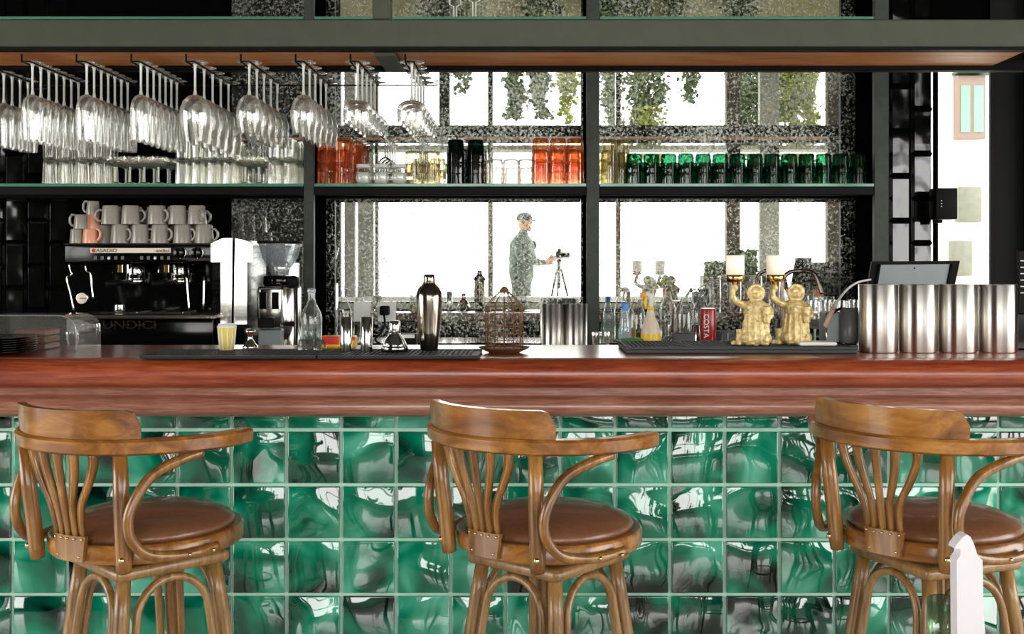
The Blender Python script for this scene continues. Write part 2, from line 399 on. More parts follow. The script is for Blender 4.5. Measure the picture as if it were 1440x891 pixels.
# ---------------- window wall behind the camera: what the mirrors show
YW = -4.0
def ww(mb, px0, px1, py0, py1, y0=None, y1=None):
    a = R(px0, py1, YW); b = R(px1, py0, YW)
    return mb.box(a.x, b.x, YW-.12 if y0 is None else y0, YW if y1 is None else y1, a.z, b.z)
fw = MB((0,YW,0))
xl = R(478,0,YW).x
fw.box(4.1, 5.0, YW-.12, YW, 2.9, 5.0).box(-5.0, xl, YW-.12, YW, 0, 5).box(xl, 5.0, YW-.12, YW, 0, R(0,424,YW).z)
wfront = struct(fw, 'wall_front', M['darkwall'])
struct(MB((0,YW,0)).box(xl, 5.0, YW-.125, YW+.004, 0.02, R(0,426,YW).z), 'trim_1', M['concrete'])
zt = R(0,60,YW).z
struct(MB((0,YW,4.5)).box(xl, 5.0, YW-.1, YW-.02, zt, 5.0), 'trim_2', M['beige'])
# window frame pieces
wn = thing('window_1', None, None, (0,YW,0)); wn['kind'] = 'structure'
def frame_piece(name, mat, *a, **k):
    m = MB((0,YW,0)); ww(m, *a, **k); m.build(name, mat, wn)
frame_piece('window_sill', M['whitewall'], 478, 1500, 417, 423, YW-.2, YW+.12)
frame_piece('pillar', M['concrete'], 484, 498, 60, 420)
frame_piece('pillar', M['concrete'], 503, 524, 60, 420)
frame_piece('mullion', M['bark'], 527, 531, 60, 417)
for a, b2, mt in ((686,693,'bronze'),(866,873,'bronze'),(1022,1041,'bark'),(1069,1096,'concrete'),(1164,1190,'bark')):
    frame_piece('mullion', M[mt], a, b2, 60, 417)
frame_piece('transom', M['concrete'], 500, 1560, 204, 210)
frame_piece('transom', M['whitewall'], 500, 1560, 210, 214, YW-.16, YW)
# terrace outside
tag(struct(MB((0,-8,0)).box(-14, 14, -16, YW-.13, -.1, .28), 'floor_terrace', M['paving']), 'pale paved terrace outside the windows')
# climbing plants hanging outside
def leaves(bm, n, samp, s, rnd):
    for _ in range(n):
        p = samp(); a = rnd.uniform(0, 2*PI); tl = rnd.uniform(-.9, .9); q = s*rnd.uniform(.6, 1.3)
        rot = Matrix.Rotation(a, 3, 'Y') @ Matrix.Rotation(tl, 3, 'X') @ Matrix.Rotation(rnd.uniform(-.8,.8), 3, 'Z')
        vs = [bm.verts.new(p+rot @ Vector(c)*q) for c in ((0,0,-.6),(.42,0.08,0),(0,0,.6),(-.42,.08,0))]
        bm.faces.new(vs)
def vine(label, px0, px1, py0, py1, n, mat, Y, s=.058, taper=.6, group=None):
    rnd = random.Random(px0*3+py1)
    a = R(px0, py1, Y); b = R(px1, py0, Y); c = Vector(((a.x+b.x)/2, Y, b.z))
    t = thing('hanging_vine', label, 'plant', c, 0, group)
    w = (b.x-a.x)/2; h = b.z-a.z
    strands = [(rnd.uniform(-1,1)*w*.85, rnd.uniform(taper,1)) for _ in range(max(3, int(w*16)))]
    def samp():
        sx, L = rnd.choice(strands); u = rnd.random()*L
        return Vector((sx+rnd.gauss(0, .05)+.03*math.sin(u*20+sx*9), rnd.uniform(-.12,.12), -u*h))
    m = MB(); leaves(m.bm, n, samp, s, rnd); tag(m.build('foliage', mat, t), kind='stuff')
    m = MB()
    for sx, L in strands: m.tube([(sx+.03*math.sin(u*L*h*20+sx*9), 0, -u*h*L) for u in [i/8 for i in range(9)]], .008, 4)
    tag(m.build('stems', M['bark'], t), kind='stuff')
VG = 'vines hanging outside the windows'
for i, (a, b2, c0, c1, n, mt, lb) in enumerate([
    (632, 668, 20, 150, 700, 'leaf', 'narrow sparse vine seen in the middle mirror, farthest left'),
    (716, 776, 10, 170, 2600, 'leaf', 'dense dark vine seen near the centre of the middle mirror'),
    (784, 824, 20, 175, 900, 'leafy', 'loose yellow-green vine seen at the right end of the middle mirror'),
    (845, 935, 20, 215, 4200, 'leaf', 'broad dense vine seen at the left of the right mirror'),
    (870, 930, 150, 250, 350, 'leafy', 'thin yellowish vine tip hanging lowest at the left of the right mirror'),
    (935, 985, 10, 165, 450, 'leaf', 'wispy vine seen beside the broad one in the right mirror'),
    (1012, 1100, 20, 262, 6500, 'leaf', 'thick curtain of ivy seen right of centre in the right mirror'),
    (1098, 1145, 20, 262, 4200, 'leafy', 'yellow-green ivy curtain seen in the right mirror'),
    (1148, 1215, 20, 262, 5200, 'leaf', 'dark ivy curtain seen at the right end of the right mirror'),
    (1225, 1420, 20, 270, 2600, 'leaf', 'dark ivy curtain past the right end of the mirrors')]):
    vine(lb, a, b2, c0, c1, n, M[mt], -4.35-.3*(i%4), group=VG)
for i, (a, b2, n) in enumerate([(590,700,600),(720,800,600),(840,960,900),(990,1080,600)]):
    vine(['vine trailing over the beige band high above the windows, first from the left','vine trailing over the beige band high above the windows, second from the left','vine trailing over the beige band high above the windows, third from the left','vine trailing over the beige band high above the windows, rightmost'][i], a, b2, -30, 40, n, M['leaf'], -3.85, group='vines inside above the windows')
# potted shrubs standing on the sill
def shrub(label, px0, px1, py0, py1, mat, n, Y=YW+.03, cone=False):
    rnd = random.Random(px0)
    a = R(px0, py1, Y); b = R(px1, py0, Y); cx = (a.x+b.x)/2; w = (b.x-a.x)/2; zs = R(0,417,YW).z; h = b.z-zs
    t = thing('potted_shrub', label, 'plant', (cx, Y, zs))
    MB().lathe([(0,0),(w*.55,0),(w*.75,.09),(w*.8,.09),(w*.7,.085),(0,.08)], seg=14).build('pot', M['terracotta'], t)
    def samp():
        u = rnd.random(); k = (1-u)**.6 if cone else 1
        return Vector((rnd.uniform(-w,w)*k, rnd.uniform(-.06,.06), .1+u*(h-.1)))
    m = MB(); leaves(m.bm, n, samp, .045, rnd); tag(m.build('foliage', mat, t), kind='stuff')
    MB().tube([(0,0,.05),(0,0,h*.8)], .01, 6).build('stem', M['bark'], t)
shrub('conical shrub reflected behind the spray bottle, left of two', 909, 925, 392, 430, M['leafy'], 260, cone=True)
shrub('conical shrub reflected behind the spray bottle, right of two', 929, 943, 388, 430, M['leafy'], 260, cone=True)
shrub('boxy clipped shrub reflected to the left of the gold lamp figures', 992, 1028, 368, 430, M['leaf'], 900)
shrub('low clipped shrub reflected behind the gold lamp figures', 1034, 1064, 352, 430, M['leaf'], 700)
for i, px in enumerate((1130, 1175)):
    shrub(['bushy plant reflected behind the tap','bushy plant reflected right of the tap'][i], px, px+36, 395, 430, M['leaf'], 500)
# ---------------- photographer on the terrace
def skin_body(name, joints, edges, mat, parent, sub=2, root=0):
    me = bpy.data.meshes.new(name); me.from_pydata([j[0] for j in joints], edges, []); me.materials.append(mat)
    o = bpy.data.objects.new(name, me); C.objects.link(o)
    if parent: o.parent = parent
    sk = o.modifiers.new('skin', 'SKIN'); sk.use_smooth_shade = True
    for i, j in enumerate(joints):
        r = j[1]; d = me.skin_vertices[0].data[i]; d.radius = r if isinstance(r, tuple) else (r, r); d.use_root = (i == root)
    ss = o.modifiers.new('sub', 'SUBSURF'); ss.levels = sub; ss.render_levels = sub
    bpy.context.view_layer.update()
    me2 = bpy.data.meshes.new_from_object(o.evaluated_get(bpy.context.evaluated_depsgraph_get()))
    o.modifiers.clear(); o.data = me2
    for p in me2.polygons: p.use_smooth = True
    if not me2.materials: me2.materials.append(mat)
    return o
pc = R(733, 0, -5.5)
man = thing('person', 'person in a peaked cap standing behind a tripod camera, seen in the mirror', 'person', (pc.x, -5.5, .28), .45)
# facing +x
J = [((0,0,.93),(.19,.17)),((0,0,1.1),(.18,.17)),((.01,0,1.28),(.19,.16)),((.02,0,1.42),(.18,.14)),((.03,0,1.52),.055),((.04,0,1.6),.06),
     ((.02,.17,1.42),.065),((.1,.24,1.18),.048),((.33,.16,1.12),.036),((.42,.12,1.14),.03),
     ((.02,-.17,1.42),.065),((.06,-.25,1.16),.048),((.28,-.14,1.13),.036),((.40,-.05,1.18),.03),
     ((0,.1,.86),.095),((.02,.11,.48),.065),((-.02,.11,.09),.045),((.12,.12,.04),.04),
     ((0,-.1,.86),.095),((.03,-.11,.48),.065),((-.02,-.11,.09),.045),((.12,-.12,.04),.04)]
E = [(0,1),(1,2),(2,3),(3,4),(4,5),(3,6),(6,7),(7,8),(8,9),(3,10),(10,11),(11,12),(12,13),(0,14),(14,15),(15,16),(16,17),(0,18),(18,19),(19,20),(20,21)]
skin_body('body', J, E, M['shirt'], man)
m = MB(); m.ball((.05,0,1.665), .1, 18, (1.0,.78,1.18)).ball((.145,0,1.655), .018, 8, (1,.8,1.3)).ball((.12,0,1.61), .03, 8, (.7,1,.4)).ball((.12,0,1.575), .035, 8)
for s in (-1,1): m.ball((.045,.078*s,1.655), .026, 8, (.7,.4,1.2)).ball((.128,.032*s,1.675), .012, 8)
m.build('head', M['skin'], man)
m = MB(); m.lathe([(.108,0),(.106,.04),(.085,.08),(.04,.1),(0,.103)], (.045,0,1.69), 20)
m.prism([(.12,1.69),(.24,1.672),(.245,1.678),(.13,1.705)], -.07, .07); m.build('cap', M['denim'], man)
for s in (-1,1):
    hb = (.43,.12,1.14) if s > 0 else (.41,-.05,1.19)
    m = MB(); m.ball(hb, .038, 10, (1.1,.6,1))
    for k in range(4): m.tube([(hb[0]+.02,hb[1],hb[2]+.02-.016*k),(hb[0]+.06,hb[1]-.01*s,hb[2]+.024-.016*k),(hb[0]+.085,hb[1]-.025*s,hb[2]+.02-.016*k)], [.009,.008,.007], 6)
    m.tube([(hb[0],hb[1],hb[2]+.03),(hb[0]+.03,hb[1]-.02*s,hb[2]+.055)], [.011,.009], 6)
    m.build('hand', M['skin'], man)
tp = thing('tripod', 'black tripod standing beside the person in the mirror', 'tripod', (pc.x+.49, -5.27, .28))
for a in (.4, 2.5, 4.6): MB().tube([(.03*math.cos(a),.03*math.sin(a),1.05),(.3*math.cos(a),.3*math.sin(a),.01)], [.014,.01], 8).build('leg', M['black'], tp)
MB().cyl((0,0,0), .02, .8, 1.16).build('centre_column', M['black'], tp)
MB().box(-.03,.03,-.03,.03,1.14,1.18,.006).build('head', M['black'], tp)
cmr = thing('camera', 'black camera mounted on the tripod in the mirror', 'camera', (pc.x+.49, -5.27, .28+1.181))
MB().box(-.04,.04,-.07,.07,.001,.1,.01,2).box(-.02,.03,-.03,.03,.1,.13,.008).build('camera_body', M['black'], cmr)
MB().cyl((.04,0,.05), .036, 0, .1, axis='X').build('lens', M['blackgloss'], cmr)

# ---------------- mirrors on the back wall
for nm, lb, x0, x1 in (('a','antiqued wall mirror behind the coffee grinder, narrowest',-1.225,-.8766),('b','antiqued wall mirror behind the cocktail shakers and birdcage, middle bay',-.838,.2205),('c','antiqued wall mirror behind the gold lamp figures, right bay',.270,1.337)):
    tag(MB(((x0+x1)/2,4.55,2)).box(x0+.002, x1-.002, 4.55, 4.562, 1.045, 3.1).build('wall_mirror', M['mirror']), lb, 'mirror')
# ---------------- shelf frame
fr = thing('shelf_frame', 'dark metal shelving frame standing in front of the mirrors', 'shelf', (0,4.42,1.03))
o = fr.location
for x0, x1 in ((-.8766,-.838),(.2205,.270),(1.337,1.392)):
    MB(o).box(x0, x1, 4.3, 4.33, 1.032, 3.1, .002).build('post', M['post'], fr)
    MB(o).box(x0+.001, x1-.001, 4.3305, 4.546, 1.032, 3.1).build('side_plate', M['matteblack'], fr)
for x0, x1 in ((-2.45,-.878),(-.836,.219),(.272,1.335)):
    MB(o).box(x0, x1, 4.3, 4.33, 1.636, 1.668, .002).box(x0, x1, 4.5, 4.53, 1.636, 1.668, .002).build('shelf_rail', M['black'], fr)
    g = MB(o).box(x0, x1, 4.3, 4.53, 1.669, 1.681, .001).build('glass_shelf', M['glassedge'], fr)
    MB(o).box(x0, x1, 4.3, 4.53, 2.318, 2.328, .001).build('glass_shelf', M['glassedge'], fr)
# ---------------- beam and soffit above the bar
bm_ = thing('ceiling_beam', 'long dark olive metal beam carrying the plywood soffit above the bar', 'beam', (0,3.3,2.0))
o = bm_.location
MB(o).box(-2.6, 2.6, 3.3, 3.335, 2.0116, 2.094, .003).build('beam', M['beam'], bm_)
MB(o).box(-2.6, 2.6, 3.298, 3.34, 2.003, 2.0110, .001).build('beam_lip', M['black'], bm_)
MB(o).box(-2.6, 1.51, 3.341, 3.62, 2.014, 2.03, .001).build('soffit', M['soffit'], bm_)
MB(o).box(-2.6, 2.6, 3.621, 3.66, 1.999, 2.035, .002).build('back_beam', M['black'], bm_)
MB(o).box(-.468, -.405, 3.342, 3.62, 1.992, 2.0135, .002).build('cross_bar', M['beam'], bm_)
MB(o).box(-.469, -.416, 3.302, 3.36, 2.095, 4.99, .003).build('hanger_post', M['beam'], bm_)
# ---------------- back counter
bc = thing('back_counter', 'dark back counter running under the mirrors', 'counter', (0,4.25,0))
MB(bc.location).box(-2.5, 1.95, 3.97, 4.5, .0, .99).build('cabinet', M['black'], bc)
MB(bc.location).box(-2.5, 1.95, 3.93, 4.54, .992, 1.03, .004).build('worktop', M['steel'], bc)
BC = 1.031
# ---------------- bar: tiled front and timber top
bar = thing('bar_counter', 'long bar front clad in glossy green glazed square tiles', 'bar', (0,3.2,0))
o = bar.location
MB(o).box(-2.4, 2.4, 3.05, 3.34, 0, 1.06).build('bar_body', M['black'], bar)
MB(o).box(-2.4, 2.4, 3.043, 3.049, 0, .985).build('grout', M['grout'], bar)
tm = MB().box(-.0705,.0705,-.006,.006,-.0705,.0705,.0028,2).mesh('tile'); tm.materials.append(M['tile'])
for c in range(-15, 15):
    for r in range(7):
        zc = .9116-.075-.15*r
        if zc < .02: continue
        inst(tm, 'tile', (X(480,3.04)+.075+.15*c, 3.040-o.y, zc), bar)
tcut = MB().box(-.0705,.0705,-.006,.006,-.026,.026,.0028,2).mesh('tile'); tcut.materials.append(M['tile'])
for c in range(-15, 15): inst(tcut, 'tile', (X(480,3.04)+.075+.15*c, 3.040-o.y, .9116+.031), bar)
bt_ = thing('countertop', 'reddish brown varnished timber bar top with two rounded front mouldings', 'worktop', (0,3.1,1.07))
o = bt_.location; TOP = CZ-.238
MB(o).box(-2.4, 2.4, 2.9, 3.385, TOP-.04, TOP, .003).build('board', M['bar'], bt_)
def roll(yc, zc, ry, rz):
    pts = [(ry*math.cos(a), rz*math.sin(a)) for a in [PI*.5+PI*i/14 for i in range(15)]]
    m = MB(o); bm = m.bm; A = [bm.verts.new((-2.4, yc+p[0], zc+p[1])) for p in pts]; B = [bm.verts.new((2.4, yc+p[0], zc+p[1])) for p in pts]
    for i in range(14): bm.faces.new((A[i], A[i+1], B[i+1], B[i]))
    bm.faces.new((A[0], B[0], B[-1], A[-1])); bm.faces.new(A); bm.faces.new(B[::-1]); m._fin(A+B, True); return m
roll(2.899, TOP-.0395, .055, .0385).build('moulding', M['bar'], bt_, 50)
MB(o).box(-2.4, 2.4, 2.90, 3.036, .972, TOP-.041).build('fascia', M['bar2'], bt_)
roll(2.8995, .995, .04, .028).build('moulding', M['bar2'], bt_, 50)
# ================================================================ BAR STOOLS
def make_stool():
    t = thing('bar_stool', 'x', 'stool')
    sec = [(-.010,-.016),(.010,-.016),(.0165,-.011),(.0175,.011),(.012,.016),(-.012,.016),(-.0175,.011),(-.0165,-.011)]
    # hoop arm rail
    pts = [(-.250,.035,1.000),(-.254,.0,1.000)]
    for i in range(1, 32):
        a = -PI/2+PI*i/32; pts.append((.255*math.sin(a), -.247*math.cos(a), 1.0))
    pts += [(.254,.0,1.0),(.250,.035,1.0)]
    MB().tube(pts, 1.0, up=(0,0,1), sec=sec).build('arm_rail', M['stoolrail'], t, 40)
    # crest board standing on the rail
    m = MB(); bm = m.bm; n = 26; vs = []; rows = []
    for i in range(n+1):
        u = i/n; a = math.radians(-43+86*u); e = min(u, 1-u)*86/57.3*.245; h = .057
        if e < .03: h = .057-.03+math.sqrt(max(0, .03**2-(.03-e)**2))
        row = []
        for r, z in ((.241,1.0165),(.245,1.0165+h),(.262,1.0165+h),(.258,1.0165)):
            row.append(bm.verts.new((r*math.sin(a), -r*math.cos(a), z)))
        rows.append(row); vs += row
    for A, B in zip(rows, rows[1:]):
        for k in range(4): bm.faces.new((A[k], A[(k+1)%4], B[(k+1)%4], B[k]))
    bm.faces.new(rows[0]); bm.faces.new(rows[-1][::-1]); m._fin(vs, True)
    m.build('crest_board', M['stoolrail'], t, 40)
    # seat ring, cushion
    m = MB(); m.lathe([(.165,.753),(.200,.753),(.205,.758),(.205,.785),(.200,.791),(.172,.791),(.165,.787),(.165,.753)], seg=48); m.build('seat_ring', M['stoolrail'], t, 40)
    m = MB(); m.lathe([(0,.786),(.172,.786),(.183,.791),(.186,.798),(.178,.808),(.145,.822),(.09,.831),(0,.834)], seg=48); m.build('seat_cushion', M['leather'], t)
    # two rear posts
    for s in (-1, 1):
        b = math.radians(33); p0 = Vector((s*.220*math.sin(b+.03), -.220*math.cos(b), .744)); p1 = Vector((s*.247*math.sin(b+.02), -.247*math.cos(b), .984))
        rs = [.0150,.0165,.0165,.014]
        pp = MB().tube([p0.lerp(p1, k) for k in (0,.1,.6,1)], rs, 10).build('back_post', M['stool'], t)
        q = p0.lerp(p1, .12)*1.0; d = Vector((q.x, q.y, 0)).normalized()
        MB().ball(q+d*.0155, .0068, 10).build('screw', M['brass'], pp)
    # bent side supports
    for s in (-1, 1):
        key = [(72,.243,.978),(60,.243,.966),(48,.245,.94),(41,.258,.9),(38,.266,.86),(39,.262,.82),(45,.247,.785),(56,.230,.772),(70,.226,.770),(84,.224,.774)]
        pts = smooth_path([(s*r*math.sin(math.radians(a)), -r*math.cos(math.radians(a)), z) for a, r, z in key], 5)
        n = len(pts); a_ = MB().tube(pts, [.0108 if 3 < i < n-4 else .0095 for i in range(n)], 10).build('side_support', M['stool'], t)
        for an in (66, 79):
            A = math.radians(an); MB().ball((s*.2375*math.sin(A), -.2375*math.cos(A), .771), .0042, 8).build('screw', M['brass'], a_)
    # splat: base plate and five fanned slats
    def curve_plate(r, x, z): a = x/r; return (r*math.sin(a), -r*math.cos(a), z)
    m = MB(); bm = m.bm; rows = []; vs = []
    for i in range(9):
        x = -.045+.09*i/8; row = [bm.verts.new(curve_plate(rr, x*wz, z)) for rr, z, wz in ((.206,.760,.85),(.2065,.812,1.0),(.2155,.812,1.0),(.215,.760,.85))]
        rows.append(row); vs += row
    for A, B in zip(rows, rows[1:]):
        for k in range(4): bm.faces.new((A[k], A[(k+1)%4], B[(k+1)%4], B[k]))
    bm.faces.new(rows[0]); bm.faces.new(rows[-1][::-1]); m._fin(vs, False)
    sp = m.build('splat', M['stool'], t)
    for k in range(5):
        u = (k-2)/2
        prof = [(.812,.0375),(.845,.0385),(.88,.046),(.91,.062),(.94,.077),(.965,.086),(.985,.089)]
        pts = smooth_path([curve_plate(.211+(z-.812)/.175*.033, w*u, z) for z, w in prof], 3)
        n = len(pts); sc_ = [(-.0055,-.0055),(.0055,-.0055),(.0055,.0055),(-.0055,.0055)]
        m = MB(); 
        rr = [.85+.55*i/n for i in range(n)]
        m.tube(pts, rr, up=(0,-1,.01), sec=sc_); m.build('slat', M['stool'], sp)
        MB().ball(curve_plate(.2165, .0375*u*1.0, .806), .003, 6).build('stud', M['brass'], sp)
    for xs_ in (-.030, .030): MB().ball(curve_plate(.2155, xs_, .770), .0028, 6).build('stud', M['brass'], sp)
    return t
def make_base(t, rot):
    Rm = Matrix.Rotation(rot, 3, 'Z'); Rm4 = Rm.to_4x4()
    m = MB(); m.cyl((0,0,0), .12, .7363, .7525, 32); m.build('swivel_plate', M['black'], t)
    m = MB(); m.box(-.130,.130,-.130,.130,.708,.736,.012,3); m.bm.transform(Rm4); m.build('top_frame', M['stoolleg'], t)
    for sx in (-1,1):
        for sy in (-1,1):
            pts = [Rm @ Vector((sx*(.104+.075*k), sy*(.104+.075*k), .708*(1-k))) for k in (0,.1,.5,1)]
            MB().tube(pts, [.0150,.0165,.018,.0135], 10).build('leg', M['stoolleg'], t)
    for q in range(4):
        Rq = Rm @ Matrix.Rotation(q*PI/2, 3, 'Z'); pts = []
        for i in range(25):
            u = i/24; rr_ = .082
            if u < .25: hz = .30+(.696-rr_-.30)*u*4; cx = -rr_-.035*(1-u*4)
            elif u > .75: hz = .30+(.696-rr_-.30)*(1-u)*4; cx = rr_+.035*(1-(1-u)*4)
            else: an = PI*(u-.25)*2; cx = -rr_*math.cos(an); hz = .696-rr_+rr_*math.sin(an)
            off = .104+.075*(1-hz/.7195)+.002
            pts.append(Rq @ Vector((cx, -(off+.001), hz)))
        MB().tube(pts, .0088, 8).build('leg_hoop', M['stoolleg'], t)
    ring = [Rm @ Vector(p) for p in [(.148*math.cos(2*PI*i/40)*1.05, .148*math.sin(2*PI*i/40)*1.05, .28) for i in range(40)]]
    MB().tube(ring, .010, 8, closed=True).build('footrest_ring', M['stoolleg'], t)
proto = make_stool()
SG = 'bentwood bar stools in front of the tiled bar'
stools = [(X(208,2.45), 27, 45, 'brown bentwood bar stool with leather seat at the left end of the bar'), (X(772,2.45), 41, 49, 'brown bentwood bar stool with leather seat below the birdcage, middle of the three'), (X(1313,2.45), 48, 22, 'brown bentwood bar stool with leather seat at the right, behind the white folded napkin')]
roots = [proto, dup(proto, (0,0,0)), dup(proto, (0,0,0))]
for r, (x, yaw, brot, lb) in zip(roots, stools):
    r.location = (x, 2.45, 0); r.rotation_euler = (0,0,-math.radians(yaw)); r['label'] = lb; r['group'] = SG
    make_base(r, math.radians(brot+yaw))
# ================================================================ HANGING GLASS RACK
rack = thing('glass_rack', 'black wire rack hanging from the beam with rows of stemmed glasses', 'rack', (-.9,3.55,1.98))
o = rack.location; ZR = CZ+.622
for i in range(9):
    x = X(-47+77.1*i if i else -47, 3.36)
    for s in (-1,1):
        xs = x+.013*s+.012
        MB(o).tube([(xs,3.36,ZR),(xs,3.80,ZR)], .0022, 6).build('rail', M['black'], rack)
    m = MB(o); m.tube([(x,3.362,2.0025),(x,3.362,ZR+.001)], .003, 6); m.tube([(x,3.36,ZR),(x+.026,3.36,ZR)], .0022, 6); m.build('hanger_rod', M['black'], rack)
    m = MB(o); m.tube([(x+.02,3.80,2.0),(x+.02,3.80,ZR-.002)], .0026, 6); m.build('hanger_rod', M['black'], rack)
MB(o).tube([(X(-47,3.36),3.80,ZR-.001),(X(570,3.36)+.06,3.80,ZR-.001)], .0026, 6).build('cross_rod', M['black'], rack)
MB(o).tube([(X(570,3.36)+.06,3.80,ZR-.001),(X(570,3.36)+.06,3.80,2.0)], .0026, 6).build('hanger_rod', M['black'], rack)
def wine_glass(kind, foot, stem, bowl, label, group):
    """hangs upside down: foot on top at z=0, rim lowest"""
    t = thing('stemmed_glass', label, 'glass', group=group)
    MB().lathe([(0,.0035),(foot*.6,.0028),(foot,.0012),(foot,0),(foot*.5,-.001),(.006,-.004),(0,-.004)], seg=24).build('foot', M['wine'], t)
    MB().lathe([(.006,-.004),(.0042,-.012),(.0036,-.03),(.0036,-stem+.015),(.006,-stem)], seg=10).build('stem', M['stemglass'], t)
    MB().lathe([(r, -stem-z) for r, z in bowl], seg=32).build('bowl', M['wine'], t)
    return t
M['stemglass'] = pbr('solid_stem_glass', hexc(206,208,200), .12, coat=.6, var=.02)
nt = M['stemglass'].node_tree; nt.nodes['Principled BSDF'].inputs['Transmission Weight'].default_value = .2
slim = [(.006,0),(.018,.006),(.027,.02),(.0315,.045),(.0325,.07),(.0315,.1),(.0295,.14)]
big = [(.006,0),(.022,.006),(.036,.02),(.045,.042),(.0465,.062),(.044,.095),(.038,.13),(.036,.145)]
medium = [(.006,0),(.02,.006),(.031,.02),(.0385,.045),(.040,.065),(.037,.09),(.031,.12)]
coupe = [(.006,0),(.025,.004),(.040,.014),(.045,.03),(.0458,.045),(.043,.068)]
for i in range(9):
    kind = [slim,slim,slim,slim,big,medium,medium,coupe,coupe][i]
    n = [7,7,7,7,5,5,5,5,5][i]; d0 = 3.40; d1 = 3.745 if kind is slim else 3.775
    nm = ['slim wine glass','slim wine glass','slim wine glass','slim wine glass','large balloon wine glass','tulip wine glass','tulip wine glass','shallow coupe glass','shallow coupe glass'][i]
    row = ['at the far left edge','first full row from the left','second full row from the left','third full row from the left','in the row of five widest bowls','left of the two tulip rows','right of the two tulip rows','left of the two coupe rows','right of the two coupe rows'][i]
    g = nm+'es '+row if False else 'hanging glasses, row '+row
    x = X(-47+77.1*i, 3.36)+.012+ (.004 if i else 0)
    st = .098 if kind is not coupe else .105
    g0 = None
    if kind in (coupe,): st = .115
    for k in range(n):
        if i == 0 and k < 3: continue
        pos = ['front','second','third','fourth','fifth','sixth','rearmost'][k] if k < n-1 else 'rearmost'
        lb = '%s hanging %s, %s glass' % (nm, row, pos)
        loc = (x, d0+(d1-d0)*k/(n-1), ZR+.0035)
        if g0 is None: g0 = wine_glass(kind, .033 if kind is slim else .038, st, kind, lb, g); g0.location = loc
        else: dup(g0, loc, 0, lb)
# ================================================================ GLASSES ON THE SHELF
SH = 1.682
def tumbler(mat, r0, r1, h, cat='glass', flute=10, amp=.035, up=False, name='tumbler', label='x', group=None):
    """r0 rim radius (down unless up), r1 base radius"""
    prof = [(r0,0),(r0*.985,h*.08),(r1+(r0-r1)*.25,h*.85),(r1*1.02,h*.94),(r1*.9,h),(0,h)]
    m = MB(); m.lathe(prof if not up else [(r,h-z) for r, z in prof][::-1], seg=40, flute=flute, amp=amp)
    o = m.build(name, mat); tag(o, label, 'glass', group); return o
protos = {}
def put(key, mk, loc, label, group):
    if key not in protos: protos[key] = mk(); o = protos[key]
    else: o = protos[key].copy(); C.objects.link(o)
    o.location = loc; o['label'] = label; o['group'] = group; return o
ordn = ['first','second','third','fourth','fifth','sixth','seventh','eighth','ninth','tenth','eleventh','twelfth','thirteenth','fourteenth']
def stack(key, mk, px, D, n, step, what, where, group):
    for k in range(n):
        tier = {1:['single'],2:['bottom','top'],3:['bottom','middle','top']}[n][k]
        put(key, mk, (X(px,D), D, SH+step*k), '%s, %s of %s' % (what, tier, where), group)
org = lambda: tumbler(M['orangeglass'], .036, .029, .088)
for j, (px, D, n) in enumerate([(459,4.36,3),(484,4.36,3),(470,4.44,3),(500,4.47,3)]):
    stack('o', org, px, D, n, .046, 'orange fluted tumbler', ['the front left stack by the left post','the front right stack near the left post','the rear left stack by the left post','the rear right stack behind the left post stacks'][j], 'orange tumblers by the left post')
for j, px in enumerate([760.5,785,809]):
    stack('o', org, px, 4.36, 3, .046, 'orange fluted tumbler', 'the %s stack left of the middle post' % ['left','centre','right'][j], 'orange tumblers by the middle post')
grn = lambda: tumbler(M['greenglass'], .0345, .0285, .074)
for j in range(14):
    px = 892+24.2*j
    stack('g', grn, px, 4.36 + (.01 if j % 3 else 0), 2, .045, 'green fluted tumbler', 'the %s green stack from the left' % ordn[j], 'green tumblers on the right shelf')
for j in range(10):
    stack('g', grn, 905+25.0*j, 4.47, 1, .045, 'green fluted tumbler', 'the %s rear place behind the green stacks' % ordn[j], 'green tumblers behind the front ones')
drk = lambda: tumbler(M['darkglass'], .036, .029, .088, amp=.02)
for j, px in enumerate([641, 669]): stack('d', drk, px, 4.38, 3, .044, 'almost black green tumbler', 'the %s dark stack' % ['left','right'][j], 'dark tumblers in the middle bay')
amb = lambda: tumbler(M['amberglass'], .036, .032, .085, flute=12, amp=.02)
for j, px in enumerate([582, 607]): stack('a', amb, px, 4.40, 2, .048, 'amber tinted tumbler', 'the %s amber stack beside the jars' % ['left','right'][j], 'amber tumblers beside the jars')
clr = lambda: tumbler(M['shelfglass'], .034, .031, .098, flute=12, amp=.015)
for j, px in enumerate([696, 719, 740]): put('c', clr, (X(px,4.37),4.37,SH), 'clear straight tumbler upside down, %s of three beside the dark stacks' % ordn[j], 'clear tumblers beside the dark stacks')
for j, (px, D) in enumerate([(857,4.36),(874,4.43),(868,4.49)]): stack('a2', lambda: tumbler(M['amberglass'], .034, .028, .088, amp=.03), px, D, 3, .044, 'pale amber tumbler', 'the %s stack right of the middle post' % ['front','second','rear'][j], 'amber tumblers by the middle post')
# lidded jars
def jar(lb):
    t = thing('glass_jar', lb, 'jar', group='small jars with white tops')
    MB().lathe([(0,0),(.026,0),(.029,.004),(.029,.05),(.024,.058),(.024,.064)], seg=24).build('jar_body', M['glass'], t)
    MB().lathe([(0,.001),(.025,.003),(.025,.046),(0,.047)], seg=20).build('contents', M['white'], t)
    MB().lathe([(.024,.064),(.028,.065),(.028,.078),(0,.08)], seg=24).build('lid', M['white'], t)
    return t
j0 = jar('small glass jar with white lid, left of three beside the orange tumblers'); j0.location = (X(511,4.36),4.36,SH)
dup(j0, (X(536,4.36),4.36,SH), 0, 'small glass jar with white lid, middle of three beside the orange tumblers')
dup(j0, (X(561,4.36),4.36,SH), 0, 'small glass jar with white lid, right of three beside the orange tumblers')
